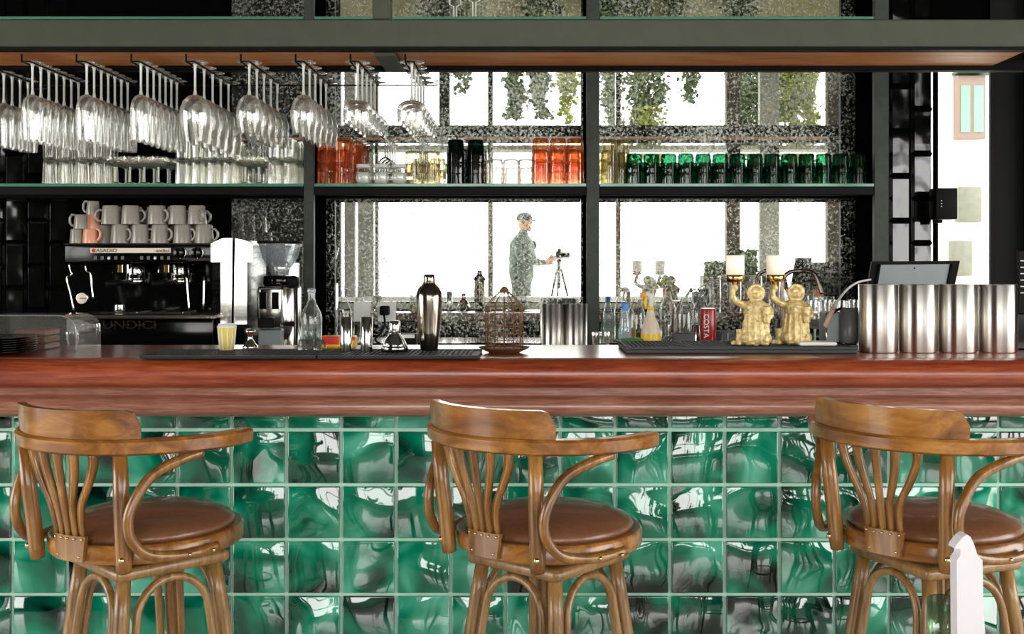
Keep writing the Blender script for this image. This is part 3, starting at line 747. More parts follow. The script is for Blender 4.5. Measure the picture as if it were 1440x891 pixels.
# left bay: clear glasses, some stood one on another
def goblet(lb, stemmed):
    t = thing('goblet', lb, 'glass')
    MB().lathe([(0,.0),(.028,.001),(.028,.003),(.006,.008)], seg=20).build('foot', M['shelfglass'], t)
    MB().lathe([(.006,.008),(.004,.02),(.004,.058),(.006,.066)], seg=8).build('stem', M['stemglass'], t)
    MB().lathe([(.006,.066),(.025,.072),(.034,.085),(.036,.1),(.035,.108)], seg=24).build('bowl', M['shelfglass'], t)
    return t
tall = lambda: tumbler(M['shelfglass'], .027, .022, .092, flute=8, amp=.03)
tallup = lambda: tumbler(M['shelfglass'], .027, .022, .085, flute=8, amp=.03, up=True)
rows = [('front',4.345),('middle',4.415),('rear',4.485)]
def cluster(px0, px1, n, nm, g, upper=True):
    for rn, D in rows:
        for k in range(n):
            px = px0+(px1-px0)*(k+.5)/n + (4 if rn == 'middle' else 0)
            x = X(px, 4.345)
            w = 'clear tumbler, %s row %s, %s from left' % (rn, nm, ordn[k])
            put('t', tall, (x, D, SH), w, g)
            if upper: put('tu', tallup, (x, D, SH+.0925), 'upper clear tumbler, %s row %s, %s from left' % (rn, nm, ordn[k]), g+' upper')
cluster(58, 150, 4, 'at the left end of the left shelf', 'clear tumblers at the left end')
cluster(245, 333, 4, 'under the balloon glasses', 'clear tumblers under the balloon glasses')
cluster(374, 418, 2, 'beside the left post', 'clear tumblers beside the left post')
gb = None
for rn, D in rows:
    for nm, pxs in (('left of centre on the left shelf', [163,183,203,223]), ('in the short group near the left post', [345,364])):
        for k, px in enumerate(pxs):
            lb = 'short stemmed coupe, %s row %s, %s from left' % (rn, nm, ordn[k])
            loc = (X(px+ (5 if rn == 'middle' else 0), 4.345), D, SH)
            if gb is None: gb = goblet(lb, True); gb.location = loc; gb['group'] = 'short stemmed coupes on the left shelf'
            else: dup(gb, loc, 0, lb)
# ================================================================ ESPRESSO MACHINE
em = thing('espresso_machine', 'black two-group espresso machine with chrome side panels at the left of the back counter', 'coffee machine', (X(200,4.1),4.2,BC))
o = em.location; FR = 4.03
def bx(px0, px1, py0, py1, y0, y1, name, mat, parent=em, bev=.002, seg=1, D=None):
    D = D or y0
    return MB(o).box(X(px0,D), X(px1,D), y0, y1, Z(py1,D), Z(py0,D), bev, seg).build(name, mat, parent)
zb = Z(447,3.98)
MB(o).box(X(92,3.98), X(300,3.98), 3.98, 4.42, BC+.03, zb, .006, 2).build('lower_body', M['blackgloss'], em)
for px in (105, 290):
    for y in (4.02, 4.38): MB(o).cyl((X(px,3.98), y, BC), .018, 0, .03).build('foot', M['black'], em)
MB(o).box(X(90,3.9), X(304,3.9), 3.9, 4.2, zb+.001, zb+.016, .003).build('drip_tray', M['bronze'], em)
MB(o).box(X(92,3.9), X(302,3.9), 3.897, 3.9, zb+.003, zb+.007).build('tray_edge', M['steel'], em)
bx(94, 298, 368, 440, 4.24, 4.42, 'back_panel', M['blackgloss'])
bx(90, 299, 344, 369, FR, 4.42, 'head', M['blackgloss'], bev=.006, seg=2)
MB(o).box(X(88,FR), X(296,FR), 4.04, 4.42, Z(344,FR)+.0005, Z(344,FR)+.006, .002).build('cup_tray', M['bronze'], em)
plate = bx(127, 240, 348.5, 355.5, FR-.003, FR-.0003, 'brand_plate', M['label'], bev=0)
text('CASADIO', .017, M['ink'], P(147,352.2,FR-.004), parent=em, sx=1.25)
text('undici', .017, M['ink'], P(228,352.2,FR-.004), parent=em, sx=1.2)
MB(o).cyl((X(131.5,FR-.003),FR-.003,Z(352,FR)), .007, 0, .0012, axis='Y').build('emblem', M['redbright'], em)
text('UNDICI', .042, M['darksteel'], P(182,457,3.977), parent=em, sx=1.35, ext=.002)
for g in (0, 65):
    for k in range(5):
        px = 134+g+k*9.5; MB(o).box(X(px-2,FR-.004), X(px+2,FR-.004), FR-.004, FR-.0003, Z(365,FR), Z(360,FR), .0006).build('button', M['grey'], em)
    b = MB(o).cyl((X(153.5+g,FR),FR-.0005,Z(363,FR)), .0045, 0, .005, axis='Y').build('indicator', M['white'], em)
    # group head
    gh = MB(o).cyl((X(188+g*.97,4.1),4.12,Z(392,4.1)), .034, 0, .055, r2=.03).build('group_head', M['chrome'], em)
    MB(o).box(X(157+g,4.08), X(180+g,4.08), 4.08, 4.2, Z(384,4.08), Z(371,4.08), .003).build('group_block', M['chrome'], gh)
    MB(o).box(X(166+g,4.078), X(172+g,4.078), 4.077, 4.0799, Z(383,4.08), Z(372,4.08), .0005).build('copper_band', M['goldband'], gh)
    MB(o).lathe([(0,0),(.03,0),(.036,.006),(.037,.02),(.03,.022),(0,.022)], (X(188+g*.97,4.1),4.12,Z(400,4.1)), 28).build('portafilter', M['chrome'], em)
    m = MB(o); m.tube([P(183+g,396,4.1),P(168+g,397,4.02),P(152+g,399,3.93)], [.007,.011,.012], 10); m.build('portafilter_handle', M['black'], em)
    m = MB(o); m.lathe([(0,0),(.018,.003),(.022,0.005)], (X(160+g,4.02),4.02,Z(397,4.02)), 16); m.build('spout', M['chrome'], em)
for px in (254, 278):
    k = MB(o).cyl((X(px,FR),FR-.001,Z(355.5,FR)), .021, 0, .028, axis='Y', r2=.018).build('steam_knob', M['blackgloss'], em)
    m = MB(o); m.tube([P(px,355.5,FR-.03)+Vector((.019*math.cos(a),0,.019*math.sin(a))) for a in [-1.7+.16*i for i in range(16)]], .0014, 6); m.build('knob_ring', M['chrome'], k)
for pts in ([(97,371),(99,380),(101,386),(94,391),(99,412),(104,436)], [(120,373),(122,381),(127,384),(129,400),(131,420)], [(262,388),(264,410),(266,436)], [(287,388),(286,436)]):
    MB(o).tube(smooth_path([P(a,b,4.0) for a, b in pts], 4), .0034, 8).build('steam_wand', M['chrome'], em)
g = MB(o).cyl((X(117,4.0),4.0,Z(419,4.0)), .0215, 0, .012, axis='Y').build('gauge', M['chrome'], em)
MB(o).cyl((X(117,4.0),3.988,Z(419,4.0)), .0195, 0, .0008, axis='Y').build('dial', M['label'], g)
MB(o).box(X(112,3.986), X(121,3.986), 3.9855, 3.9868, Z(419.6,3.986), Z(418.6,3.986)).build('needle', M['ink'], g)
MB(o).lathe([(0,0),(.014,0),(.02,.012),(.018,.028)], (X(168,4.02),4.02,zb+.017), 20).build('spill_cup', M['chrome'], em)
for a, b in ((138,190),(205,255)): MB(o).box(X(a,3.98), X(b,3.98), 4.0, 4.16, zb+.0165, zb+.021, .001).build('drip_grate', M['steel'], em)
for poly in ([(296,368),(296,343),(303,339),(312,335),(325,334.5),(324,456),(309,456),(309,368)], [(330,335),(341,337.5),(350,341),(354,346),(354,368),(346,368),(346,456),(328,456)]):
    pp_ = [(X(a,3.99),Z(b,3.99)) for a, b in poly]; xm = sum(p[0] for p in pp_)/len(pp_)
    MB(o).prism([(p[0], p[1]) for p in pp_], 3.99, 4.03, tr=Matrix.Translation((xm,4.0,0)) @ Matrix.Rotation(math.radians(17),4,'Z') @ Matrix.Translation((-xm,-4.0,0))).build('side_panel', M['chrome'], em)
MB(o).box(X(310,4.05), X(344,4.05), 4.04, 4.38, BC+.03, Z(337,4.02)).build('side_core', M['blackgloss'], em)
MB(o).box(X(300,4.0), X(350,4.0), 4.02, 4.36, BC, BC+.032).build('side_foot', M['black'], em)
# cups on top
CT = Z(344,FR)+.0065
def make_cup(mat, lb, r=.035, h=.069, g=None):
    t = thing('coffee_cup', lb, 'cup', group=g)
    MB().lathe([(r,0),(r*.985,.004),(r*.84,h*.93),(r*.78,h),(0,h)], seg=28).build('cup_body', mat, t)
    m = MB(); m.tube([(r*.93,0,.012),(r*1.25,0,.012),(r*1.55,0,.024),(r*1.55,0,.04),(r*1.25,0,.052),(r*.85,0,.05)], .0048, 8); m.build('handle', mat, t)
    return t
proto_c = {}
def cup(px, D, tier, key, mat, rz, lb, g, r=.035, h=.069, z=None):
    loc = (X(px,D), D, (CT+tier*.0695) if z is None else z)
    if key not in proto_c:
        c = make_cup(mat, lb, r, h, g); proto_c[key] = c; c.location = loc; c.rotation_euler = (0,0,rz)
    else: dup(proto_c[key], loc, rz, lb, g)
g1 = 'grey cups on the espresso machine'
for j, (px, rz) in enumerate([(169,-.5),(197,-.15),(225,-.4),(257,-.35),(287,-.2)]):
    cup(px, 4.08, 0, 'g', M['cup'], rz, 'grey cup upside down on the espresso machine, bottom tier, %s in the front row' % ordn[j], g1)
for j, (px, rz) in enumerate([(156,3.6),(184,-.1),(221,-.5),(250,2.2),(277,-.9)]):
    cup(px, 4.08, 1, 'g', M['cup'], rz, 'grey cup upside down on the espresso machine, upper tier, %s in the front row' % ordn[j], g1)
for r_, D in (('second',4.17),('third',4.26),('rear',4.35)):
    for j in range(5):
        cup(166+28*j, D, 0, 'g', M['cup'], -.3, 'grey cup in the bottom tier, %s row back, %s from the left' % (r_, ordn[j]), g1)
        if D < 4.3 and j < 5: cup(160+29*j, D, 1, 'g', M['cup'], -.1, 'grey cup in the upper tier, %s row back, %s from the left' % (r_, ordn[j]), g1)
cup(147, 4.12, 0, 'g', M['cup'], 1.2, 'grey cup half hidden beside the pink cup, bottom tier', g1)
cup(108, 4.07, 0, 's', M['cup'], 0, 'small grey cup at the far left of the bottom tier', 'small cups on the espresso machine', .025, .052)
cup(127, 4.07, 0, 'p', M['pink'], -.3, 'pink cup in the bottom tier at the left', 'pink cups', .028, .052)
cup(113.5, 4.07, 0, 's', M['cup'], 3.2, 'small grey cup at the far left of the upper tier', 'small cups on the espresso machine', z=CT+.0525)
cup(130, 4.10, 0, 'p', M['pink'], 1.5, 'pink cup in the upper tier at the left', 'pink cups', z=CT+.0525)
cup(140, 4.18, 0, 'p', M['pink'], 1.5, 'pink cup standing behind the others in the bottom tier', 'pink cups')
cup(131, 4.12, 0, 's', M['grey'], 3.0, 'dark small cup topmost above the pink cups', 'small cups on the espresso machine', z=CT+.105)
# ================================================================ COFFEE GRINDER
cx, D = X(391,4.1), 4.1
gr = thing('coffee_grinder', 'chrome coffee grinder with clear bean hopper beside the espresso machine', 'grinder', (cx,4.12,BC)); o = gr.location
zz = lambda py: Z(py, 4.08)
MB(o).box(cx-.07, cx+.075, 4.06, 4.24, BC, BC+.018, .004).build('base', M['black'], gr)
MB(o).lathe([(0,0),(.058,0),(.062,.01),(.062,zz(405)-BC-.02),(.056,zz(401)-BC-.018),(0,zz(401)-BC-.018)], (cx+.012,4.15,BC+.0185), 36).build('body', M['steel'], gr)
MB(o).box(cx-.066, cx+.026, 4.045, 4.15, zz(462), zz(402), .014, 3).build('doser', M['steel'], gr)
MB(o).box(cx-.055, cx-.028, 4.041, 4.0449, zz(434), zz(410), .002).box(cx-.01, cx+.016, 4.041, 4.0449, zz(434), zz(410), .002).build('dark_window', M['blackgloss'], gr)
MB(o).box(cx-.058, cx+.0, 4.03, 4.0445, zz(460), zz(446), .003).build('fork', M['black'], gr)
MB(o).box(cx-.062, cx+.024, 4.05, 4.1, BC+.02, zz(463), .004).build('catch_box', M['tablet'], gr)
MB(o).cyl((cx-.004,4.14,0), .058, zz(402), zz(388), 32).build('collar', M['blackgloss'], gr)
MB(o).cyl((cx+.055,4.12,zz(396)), .022, 0, .03, axis='Y').build('adjuster', M['black'], gr)
MB(o).tube([(cx+.03,4.06,zz(455)),(cx+.07,4.03,zz(454))], [.008,.01], 10).build('lever', M['black'], gr)
MB(o).lathe([(.03,zz(387)),(.036,zz(378)),(.066,zz(362)),(.078,zz(345)),(.079,zz(341))], (cx-.002,4.14,0), 36).build('hopper', M['plastic'], gr)
MB(o).cyl((cx-.002,4.14,0), .083, zz(342), zz(338.5), 36).build('hopper_lid', M['black'], gr)
MB(o).lathe([(.03,zz(387)),(.038,zz(376)),(.03,zz(367)),(0,zz(364))], (cx-.002,4.135,0), 28).build('inner_dome', M['wine'], gr)
# ================================================================ ON THE BAR TOP
CTOP = TOP+.0006
def lathe_thing(name, lb, cat, px, D, parts, z=None, group=None):
    t = thing(name, lb, cat, (X(px,D), D, CTOP if z is None else z), 0, group)
    for nm, mat, prof, kw in parts: MB().lathe(prof, seg=kw.get('seg',32), flute=kw.get('flute',0), amp=kw.get('amp',0)).build(nm, M[mat], t)
    return t
# bar mats with studded grip
def mat_thing(lb, x0, x1, y0, y1, h, cell=.0125):
    t = thing('bar_mat', lb, 'mat', ((x0+x1)/2,(y0+y1)/2,CTOP)); o = t.location
    MB(o).box(x0, x1, y0, y1, CTOP, CTOP+h*.6, .002).build('tray', M['rubber'], t)
    m = MB(o)
    for a, b, c, d in ((x0,x1,y0,y0+.008),(x0,x1,y1-.008,y1),(x0,x0+.008,y0+.008,y1-.008),(x1-.008,x1,y0+.008,y1-.008)): m.box(a, b, c, d, CTOP+h*.6+.0001, CTOP+h)
    m.build('rim', M['rubber'], t)
    m = MB(o); nx = int((x1-x0-.02)/cell); ny = int((y1-y0-.02)/cell)
    for i in range(nx):
        for j in range(ny):
            a = x0+.012+i*cell; b = y0+.012+j*cell; m.box(a, a+cell*.5, b, b+cell*.5, CTOP+h*.6+.0001, CTOP+h*.95)
    tag(m.build('grip_studs', M['rubber'], t), kind='stuff'); return t
mat_thing('black rubber bar mat at the left, under the yellow paper cup', -1.008, -.552, 2.862, 3.09, .009)
mat_thing('black rubber bar mat under the cocktail shakers', -.548, -.132, 2.862, 3.09, .009)
mat_thing('dark rubber bar mat under the gold lamp figures', X(880,3.04), X(1206,3.04), 3.04, 3.3, .018)
MZ = CTOP+.0092; MR = CTOP+.0182
sh = lathe_thing('cocktail_shaker', 'tall smoked steel cocktail shaker standing open side down on the bar mat', 'shaker', 603.5, 3.03, [
 ('tin','darksteel',[(0,0),(.021,0),(.0235,.003),(.030,.05),(.0345,.1),(.0365,.135),(.0365,.143)],{}),
 ('shoulder','darksteel',[(.0375,.1435),(.0375,.148),(.0345,.158),(.028,.172),(.018,.181),(.0165,.183)],{}),
 ('cap','darksteel',[(.0165,.1832),(.017,.184),(.0145,.206),(.013,.208),(0,.2085)],{})], MZ)
lathe_thing('shaker_top', 'low steel strainer top of a second cocktail shaker on the bar mat', 'shaker', 555, 2.99, [
 ('skirt','darksteel',[(0,0),(.034,0),(.0365,.004),(.0365,.012),(.034,.016)],{}),
 ('dome','steel',[(.032,.0162),(.031,.022),(.024,.036),(.0165,.046),(.0155,.05)],{}),
 ('cap','steel',[(.0155,.0502),(.0165,.052),(.0145,.080),(.012,.083),(0,.0835)],{})], MZ)
for px, lb in ((486.5,'slim steel cylinder on the bar mat, left of two'),(515.5,'slim steel cylinder on the bar mat, right of two')):
    lathe_thing('steel_cylinder', lb, 'canister', px, 3.0, [('tube','steel',[(0,0),(.0155,0),(.0158,.001),(.0158,.091),(.0135,.0925),(.0135,.085),(0,.085)],{})], MZ, 'slim steel cylinders')
# glass water bottle in a faceted glass base
lathe_thing('water_bottle', 'clear glass water bottle with stopper, half full, left of the frame post', 'bottle', 438, 3.13, [
 ('bottle','glass',[(.02,0),(.029,.004),(.0295,.095),(.024,.112),(.012,.135),(.0095,.15),(.0095,.165)],{}),
 ('water','water',[(0,.005),(.0275,.006),(.028,.088),(0,.0885)],{}),
 ('stopper','plastic',[(.008,.16),(.0115,.166),(.0115,.172),(.008,.176),(0,.177)],{})], CTOP+.001)
lathe_thing('glass_tumbler', 'faceted clear glass at the foot of the glass water bottle', 'glass', 427, 3.06, [('tumbler','glass',[(.019,0),(.015,.028),(0,.029)],{'flute':8,'amp':.05})], MZ)
lathe_thing('glass_tumbler', 'faceted clear glass in front of the yellow and red packet', 'glass', 449, 3.06, [('tumbler','glass',[(.019,0),(.015,.028),(0,.029)],{'flute':8,'amp':.05})], MZ)
lathe_thing('paper_cup', 'small yellow and white striped paper cup with white lid', 'cup', 319, 3.05, [
 ('cup_body','yellowcup',[(0,0),(.0185,0),(.0245,.062)],{}),
 ('lid','white',[(.0262,.0622),(.0262,.066),(.0235,.0665),(.023,.072),(0,.072)],{})], MZ)
t = bpy.data.objects['paper_cup']; m = MB()
for k in range(10):
    a = 2*PI*k/10; m.tube([(.0188*math.cos(a),.0188*math.sin(a),.002),(.0247*math.cos(a),.0247*math.sin(a),.061)], .0022, 6)
m.build('stripe', M['white'], t)
lathe_thing('coffee_tamper', 'steel coffee tamper standing behind the left bar mat', 'tamper', 352, 3.2, [
 ('base','steel',[(0,0),(.022,0),(.022,.008),(.014,.018)],{}),('handle','steel',[(.014,.0182),(.007,.03),(.008,.042),(.014,.048),(.0145,.054),(.01,.058),(0,.059)],{})])
# birdcage on a dish
cg = thing('birdcage', 'small rusty wire birdcage ornament with pointed roof', 'birdcage', (X(709,3.08),3.08,CTOP+.0162)); 
MB().cyl((0,0,0), .053, 0, .003, 32).build('cage_base', M['rust'], cg)
for h in (.02,.045,.066,.104,.118):
    MB().tube([(.052*math.cos(a*PI/20),.052*math.sin(a*PI/20),h) for a in range(40)], .0011, 6, closed=True).build('hoop', M['rust'], cg)
for k in range(12):
    a = 2*PI*k/12
    MB().tube([(.052*math.cos(a),.052*math.sin(a),.002),(.052*math.cos(a),.052*math.sin(a),.118),(.034*math.cos(a),.034*math.sin(a),.140),(.012*math.cos(a),.012*math.sin(a),.160)], .0010, 6).build('bar', M['rust'], cg)
m = MB()
for k in range(26):
    a = 2*PI*k/26
    for s in (-1, 1):
        m.tube([(.0515*math.cos(a+s*.9*u),.0515*math.sin(a+s*.9*u),.003+.115*u) for u in [i/8 for i in range(9)]], .00042, 4)
    m.tube([(.051*math.cos(a),.051*math.sin(a),.118),(.033*math.cos(a),.033*math.sin(a),.14),(.01*math.cos(a),.01*math.sin(a),.161)], .0004, 4)
tag(m.build('wire_mesh', M['rust'], cg), kind='stuff')
MB().lathe([(.014,.156),(.012,.164),(.007,.172),(0,.175)], seg=16).build('finial', M['rust'], cg)
MB().tube([(-.053,-.012,.065),(-.068,-.02,.065),(-.068,-.02,.104),(-.053,-.012,.104)], .0011, 6).build('door', M['rust'], cg)
lathe_thing('dish', 'round brown dish under the birdcage', 'dish', 709, 3.08, [('dish','rust',[(0,0),(.042,0),(.048,.003),(.066,.011),(.071,.0145),(.072,.016),(.068,.0155),(.05,.008),(0,.006)],{'seg':40})])
bpy.data.objects['birdcage'].location.z = CTOP+.0092
# steel canisters on the right
can0 = None
for px, nm in ((1235,'leftmost'),(1290.5,'second from the left'),(1346,'third from the left'),(1402.5,'rightmost')):
    lb = 'wide polished steel canister on the bar top, %s of four' % nm
    lathe_thing('steel_canister', lb, 'canister', px, 3.1, [('canister','canister',[(0,.0),(.050,0),(.0535,.003),(.0535,.188),(.0525,.1885),(.0515,.187),(.0515,.01),(0,.01)],{'seg':48})], None, 'wide steel canisters on the bar top')
for px, nm in ((778,'left'),(810,'right')):
    lathe_thing('steel_canister', 'narrow polished steel canister on the back counter, %s of two' % nm, 'canister', px, 4.2, [('canister','canister',[(0,0),(.042,0),(.0435,.003),(.0435,Z(427,4.2)-BC),(.042,Z(427,4.2)-BC-.001),(.042,.01),(0,.01)],{'seg':40})], BC, 'narrow steel canisters on the back counter')
# dark plates at far left
for k in range(7):
    z = CTOP+.0062*k
    lathe_thing('plate', 'black plate stacked at the far left of the bar, %s from the bottom' % ordn[k], 'plate', -10, 3.02, [('plate','blackgloss',[(0,0),(.06,0),(.07,.002),(.112,.010),(.113,.0115),(.108,.0108),(.07,.004),(0,.004)],{'seg':48})], z, 'black plates at the far left')
# curved clear cover
cv = thing('clear_cover', 'curved clear acrylic food cover behind the plates', 'cover', (X(72,3.2),3.22,CTOP))
m = MB(); bm = m.bm
prof = [(0,0),(.0,.06),(-.012,.085),(-.035,.097),(-.07,.1),(-.27,.1)]
A = []
pts = smooth_path([(p[0],0,p[1]) for p in prof], 4); vs = []
for y in (-.09, .09): A.append([bm.verts.new((p.x+.1, y, p.z)) for p in pts]); vs += A[-1]
for i in range(len(pts)-1): bm.faces.new((A[0][i],A[0][i+1],A[1][i+1],A[1][i]))
for s in A:
    b = [bm.verts.new((v.co.x, v.co.y, 0)) for v in (s[-1],)]; vs += b; bm.faces.new(s+b)
m._fin(vs, False); m.build('cover', M['wine'], cv)
MB().tube([(p.x+.1,-.09,p.z) for p in pts], .0018, 6).build('edge', M['plastic'], cv)
lathe_thing('glass_cup', 'small clear glass inside the acrylic cover at the right', 'glass', 102, 3.2, [('glass','glass',[(0,.002),(.014,.002),(.018,.05)],{})], CTOP)
for k in range(3):
    bb = MB((X(55,3.22),3.22,CTOP)); c = Vector((X(55,3.22),3.22,0)); bb.box(c.x-.05, c.x+.04, 3.17, 3.27, CTOP+.001+.02*k, CTOP+.017+.02*k, .003)
    tag(bb.build('wooden_tray', M['bar2']), 'small brown tray inside the acrylic cover, %s from the bottom' % ordn[k], 'tray', 'trays inside the cover')
# ================================================================ GOLD LAMP FIGURES
def figure():
    t = thing('lamp_figure', 'x', 'lamp')
    m = MB()
    m.lathe([(0,0),(.034,0),(.039,.01),(.040,.03),(.036,.055),(.031,.075),(.032,.095),(.034,.108),(.024,.122),(.012,.128),(0,.129)], seg=24)
    m.ball((0,0,.145), .024, 16, (1,.95,1.02))                      # head
    m.ball((0,-.016,.1385), .0125, 12, (1,.9,.8))                   # muzzle
    m.ball((0,-.026,.143), .0042, 8)                                # nose
    m.tube([(.0215*math.cos(a),-.010,.146+.0215*math.sin(a)) for a in [2*PI*i/20 for i in range(20)]], .0045, 8, closed=True)   # fur ruff
    for s in (-1,1): m.ball((s*.0235,-.002,.150), .0075, 8, (.6,.8,1)); m.ball((s*.0085,-.019,.1515), .0048, 8)
    m.tube(smooth_path([(-.020,0,.108),(-.042,-.004,.116),(-.062,-.008,.127),(-.066,-.009,.142),(-.062,-.01,.158)], 3), [.012]*3+[.0105]*6+[.0085]*4, 8)  # raised arm
    m.ball((-.060,-.010,.160), .0105, 8)
    m.tube(smooth_path([(.022,0,.108),(.038,-.010,.098),(.036,-.028,.082),(.024,-.036,.078)], 3), [.012]*4+[.010]*6, 8)
    m.tube([(.026,-.034,.062),(.026,-.036,.108)], [.0105,.0125], 10)          # vessel held against the chest
    m.ball((-.024,-.012,.018), .022, 10, (1,1.2,.9)); m.ball((.022,-.014,.018), .022, 10, (1,1.2,.9))
    m.ball((-.020,-.034,.006), .012, 8, (1,1.6,.6)); m.ball((.020,-.036,.006), .012, 8, (1,1.6,.6))
    m.tube([(-.046,-.004,.0),(-.046,-.004,.044)], [.010,.009], 10)
    m.tube(smooth_path([(-.034,.01,.006),(-.056,.0,.005),(-.066,-.014,.006)],3), .006, 8)
    for k in range(6):                                              # folds of the robe
        a = -PI/2+(k-2.5)*.45; m.tube([(.031*math.cos(a),.031*math.sin(a),.086),(.0375*math.cos(a),.0375*math.sin(a),.05),(.039*math.cos(a),.039*math.sin(a),.012)], .0042, 6)
    b = m.build('figure', M['gold'], t)
    r = b.modifiers.new('remesh', 'REMESH'); r.mode = 'VOXEL'; r.voxel_size = .0016; r.use_smooth_shade = True
    s = b.modifiers.new('smooth', 'SMOOTH'); s.iterations = 2; s.factor = .4
    bpy.context.view_layer.update()
    me = bpy.data.meshes.new_from_object(b.evaluated_get(bpy.context.evaluated_depsgraph_get())); b.modifiers.clear(); b.data = me
    for v in me.vertices:
        q = v.co; k = noise.noise(q*70)*.0011+abs(noise.noise(q*160))*.0010
        if q.z < .13: v.co = q+v.normal*(k*1.6-.0004)
        else: v.co = q+v.normal*k*.5
    for p in me.polygons: p.use_smooth = True
    if not me.materials: me.materials.append(M['gold'])
    MB().lathe([(0,.168),(.006,.168),(.010,.176),(.0255,.178),(.0262,.196),(.0245,.197),(0,.197)], (-.058,-.010,0), 28).build('lamp_holder', M['goldband'], t)
    MB().lathe([(0,.1972),(.0255,.1975),(.0258,.251),(.0240,.2515),(.0238,.2),(0,.1995)], (-.058,-.010,0), 28).build('lamp_shade', M['lamp'], t)
    return t
f0 = figure(); f0.location = (X(1062,3.13)+.0,3.13,MR); f0['label'] = 'gilded monkey-like figure holding up a frosted glass lamp, left of two'; f0['group'] = 'gold lamp figures'
pass
dup(f0, (X(1118,3.165),3.165,MR), 0, 'gilded monkey-like figure holding up a frosted glass lamp, right of two')
# things at the right end of the right mat
tag(lathe_thing('utensil_pot', 'dark grey round utensil pot next to the steel canisters', 'pot', 1194, 3.2, [('pot','grey',[(0,0),(.025,0),(.027,.004),(.027,.1),(.025,.1),(.025,.01),(0,.01)],{})], MR))
bt2 = MB((X(1170,3.24),3.24,MR)); bt2.box(X(1158,3.24), X(1182,3.24), 3.21, 3.29, MR, Z(438,3.24), .003); tag(bt2.build('metal_box', M['tablet']), 'dull metal box left of the dark utensil pot', 'box')
tg = thing('tongs', 'pale wooden handled tongs leaning on the metal box', 'tongs', (X(1160,3.14),3.14,MR+.03))
q = tg.location
MB(q).tube([P(1160,459,3.14),P(1173,431,3.16)], 1.0, up=(0,-1,0), sec=[(-.006,-.003),(.006,-.003),(.006,.003),(-.006,.003)]).build('handle', M['woodhandle'], tg)
MB(q).tube([P(1168,443,3.155),P(1176,436,3.165),P(1184,433,3.165)], .004, 8).build('grip', M['black'], tg)
MB(q).tube([P(1160,459,3.14),P(1162,468,3.13),P(1163,486,3.13)], .002, 6).build('spring', M['steel'], tg)
cb = MB(P(1175,432,3.2)); cb.tube(smooth_path([P(1168,446,3.22),P(1176,427,3.25),P(1190,408,3.35),P(1206,397,3.5),P(1224,393,3.7)], 5), .0035, 8)
tag(cb.build('cable', M['white']), 'white cable arching from the utensils to the tablet stand', 'cable')
tag(MB(P(1150,486,3.12)).box(X(1120,3.12), X(1172,3.12), 3.08, 3.16, MR, MR+.010, .003).build('white_cloth', M['white']), 'flat white folded cloth on the mat right of the gold figures', 'cloth')
# napkin and glass on the near table
tb = thing('table', 'dark table edge in the foreground at the bottom of the picture', 'table', (.4,1.6,0))
MB(tb.location).box(-.3, 1.1, 1.42, 1.815, .72, .75, .004).build('tabletop', M['bar2'], tb)
for x in (-.22, 1.02):
    for y in (1.48, 1.74): MB(tb.location).cyl((x,y,0), .025, 0, .719).build('leg', M['black'], tb)
nk = MB((X(1362,1.7),1.7,.751)); xx = lambda px: X(px,1.7); zq = lambda py: Z(py,1.7)
pl = [(1343,960),(1342,800),(1342,785),(1347,778),(1347,769),(1339,769),(1341,764),(1350,753),(1356,749),(1361,752),(1366,762),(1371,778),(1378,785),(1379,840),(1384,960)]
zlow = .751
pl = [(xx(a), max(zlow, zq(b))) for a, b in pl]
nk.prism(pl[::-1], 1.69, 1.712)
nk.prism([(x+.002, z-.002) for x, z in pl[::-1]], 1.7125, 1.722)
tag(nk.build('folded_napkin', M['paper']), 'tall white folded napkin with a pointed top standing on the near table', 'napkin')
lathe_thing('green_glass', 'greenish drinking glass half hidden behind the white napkin', 'glass', 1328, 1.76, [('glass','greenglass2',[(0,.003),(.028,.003),(.031,.09),(.030,Z(843,1.76)-.751),(.0285,Z(843,1.76)-.752),(.028,.09),(.026,.01),(0,.01)],{'flute':14,'amp':.02,'seg':56})], .751) if False else None
M['gg'] = thin_glass('pale_green_glass', (.55,.74,.58), .08, .7, haze=.1, hazecol=(.25,.4,.28))
lathe_thing('drinking_glass', 'greenish drinking glass half hidden behind the white napkin', 'glass', 1330, 1.76, [('glass','gg',[(0,.003),(.026,.003),(.0285,.08),(.0275,Z(843,1.76)-.751)],{'flute':14,'amp':.02,'seg':56})], .751)
# ================================================================ ON THE BACK COUNTER
B = BC+.0003
def zb_(py, D): return Z(py, D)-BC
pk = thing('packet', 'yellow and red wrapped packet beside the slim steel cylinders', 'packet', (X(476,3.28),3.28,CTOP)); q = pk.location
MB(q).box(X(452,3.28), X(500,3.28), 3.25, 3.32, CTOP, Z(472,3.28), .004).build('wrapper', M['yellow'], pk)
MB(q).box(X(453,3.247), X(476,3.247), 3.2465, 3.2497, Z(484,3.247), Z(473,3.247)).build('red_panel', M['redbright'], pk)
MB(q).box(X(480,3.247), X(499,3.247), 3.2465, 3.2497, Z(478,3.247), Z(473,3.247)).build('red_panel', M['redbright'], pk)
for nm, a, b2 in (('left',497,521),('right',531,556)):
    sk = thing('wall_socket', 'white double wall socket on the mirror, %s one of two' % nm, 'socket', (X((a+b2)/2,4.54),4.547,Z(437,4.54)), 0, 'wall sockets')
    MB(sk.location).box(X(a,4.54), X(b2,4.54), 4.538, 4.5485, Z(452,4.54), Z(424,4.54), .002).build('plate', M['white'], sk)
    MB(sk.location).box(X((a+b2)/2-2,4.54), X((a+b2)/2+2,4.54), 4.5355, 4.5379, Z(432,4.54), Z(428,4.54)).build('rocker', M['white'], sk)
pg = thing('power_plug', 'black plug with a cable in the right wall socket', 'plug', (X(540,4.5),4.52,Z(437,4.5)))
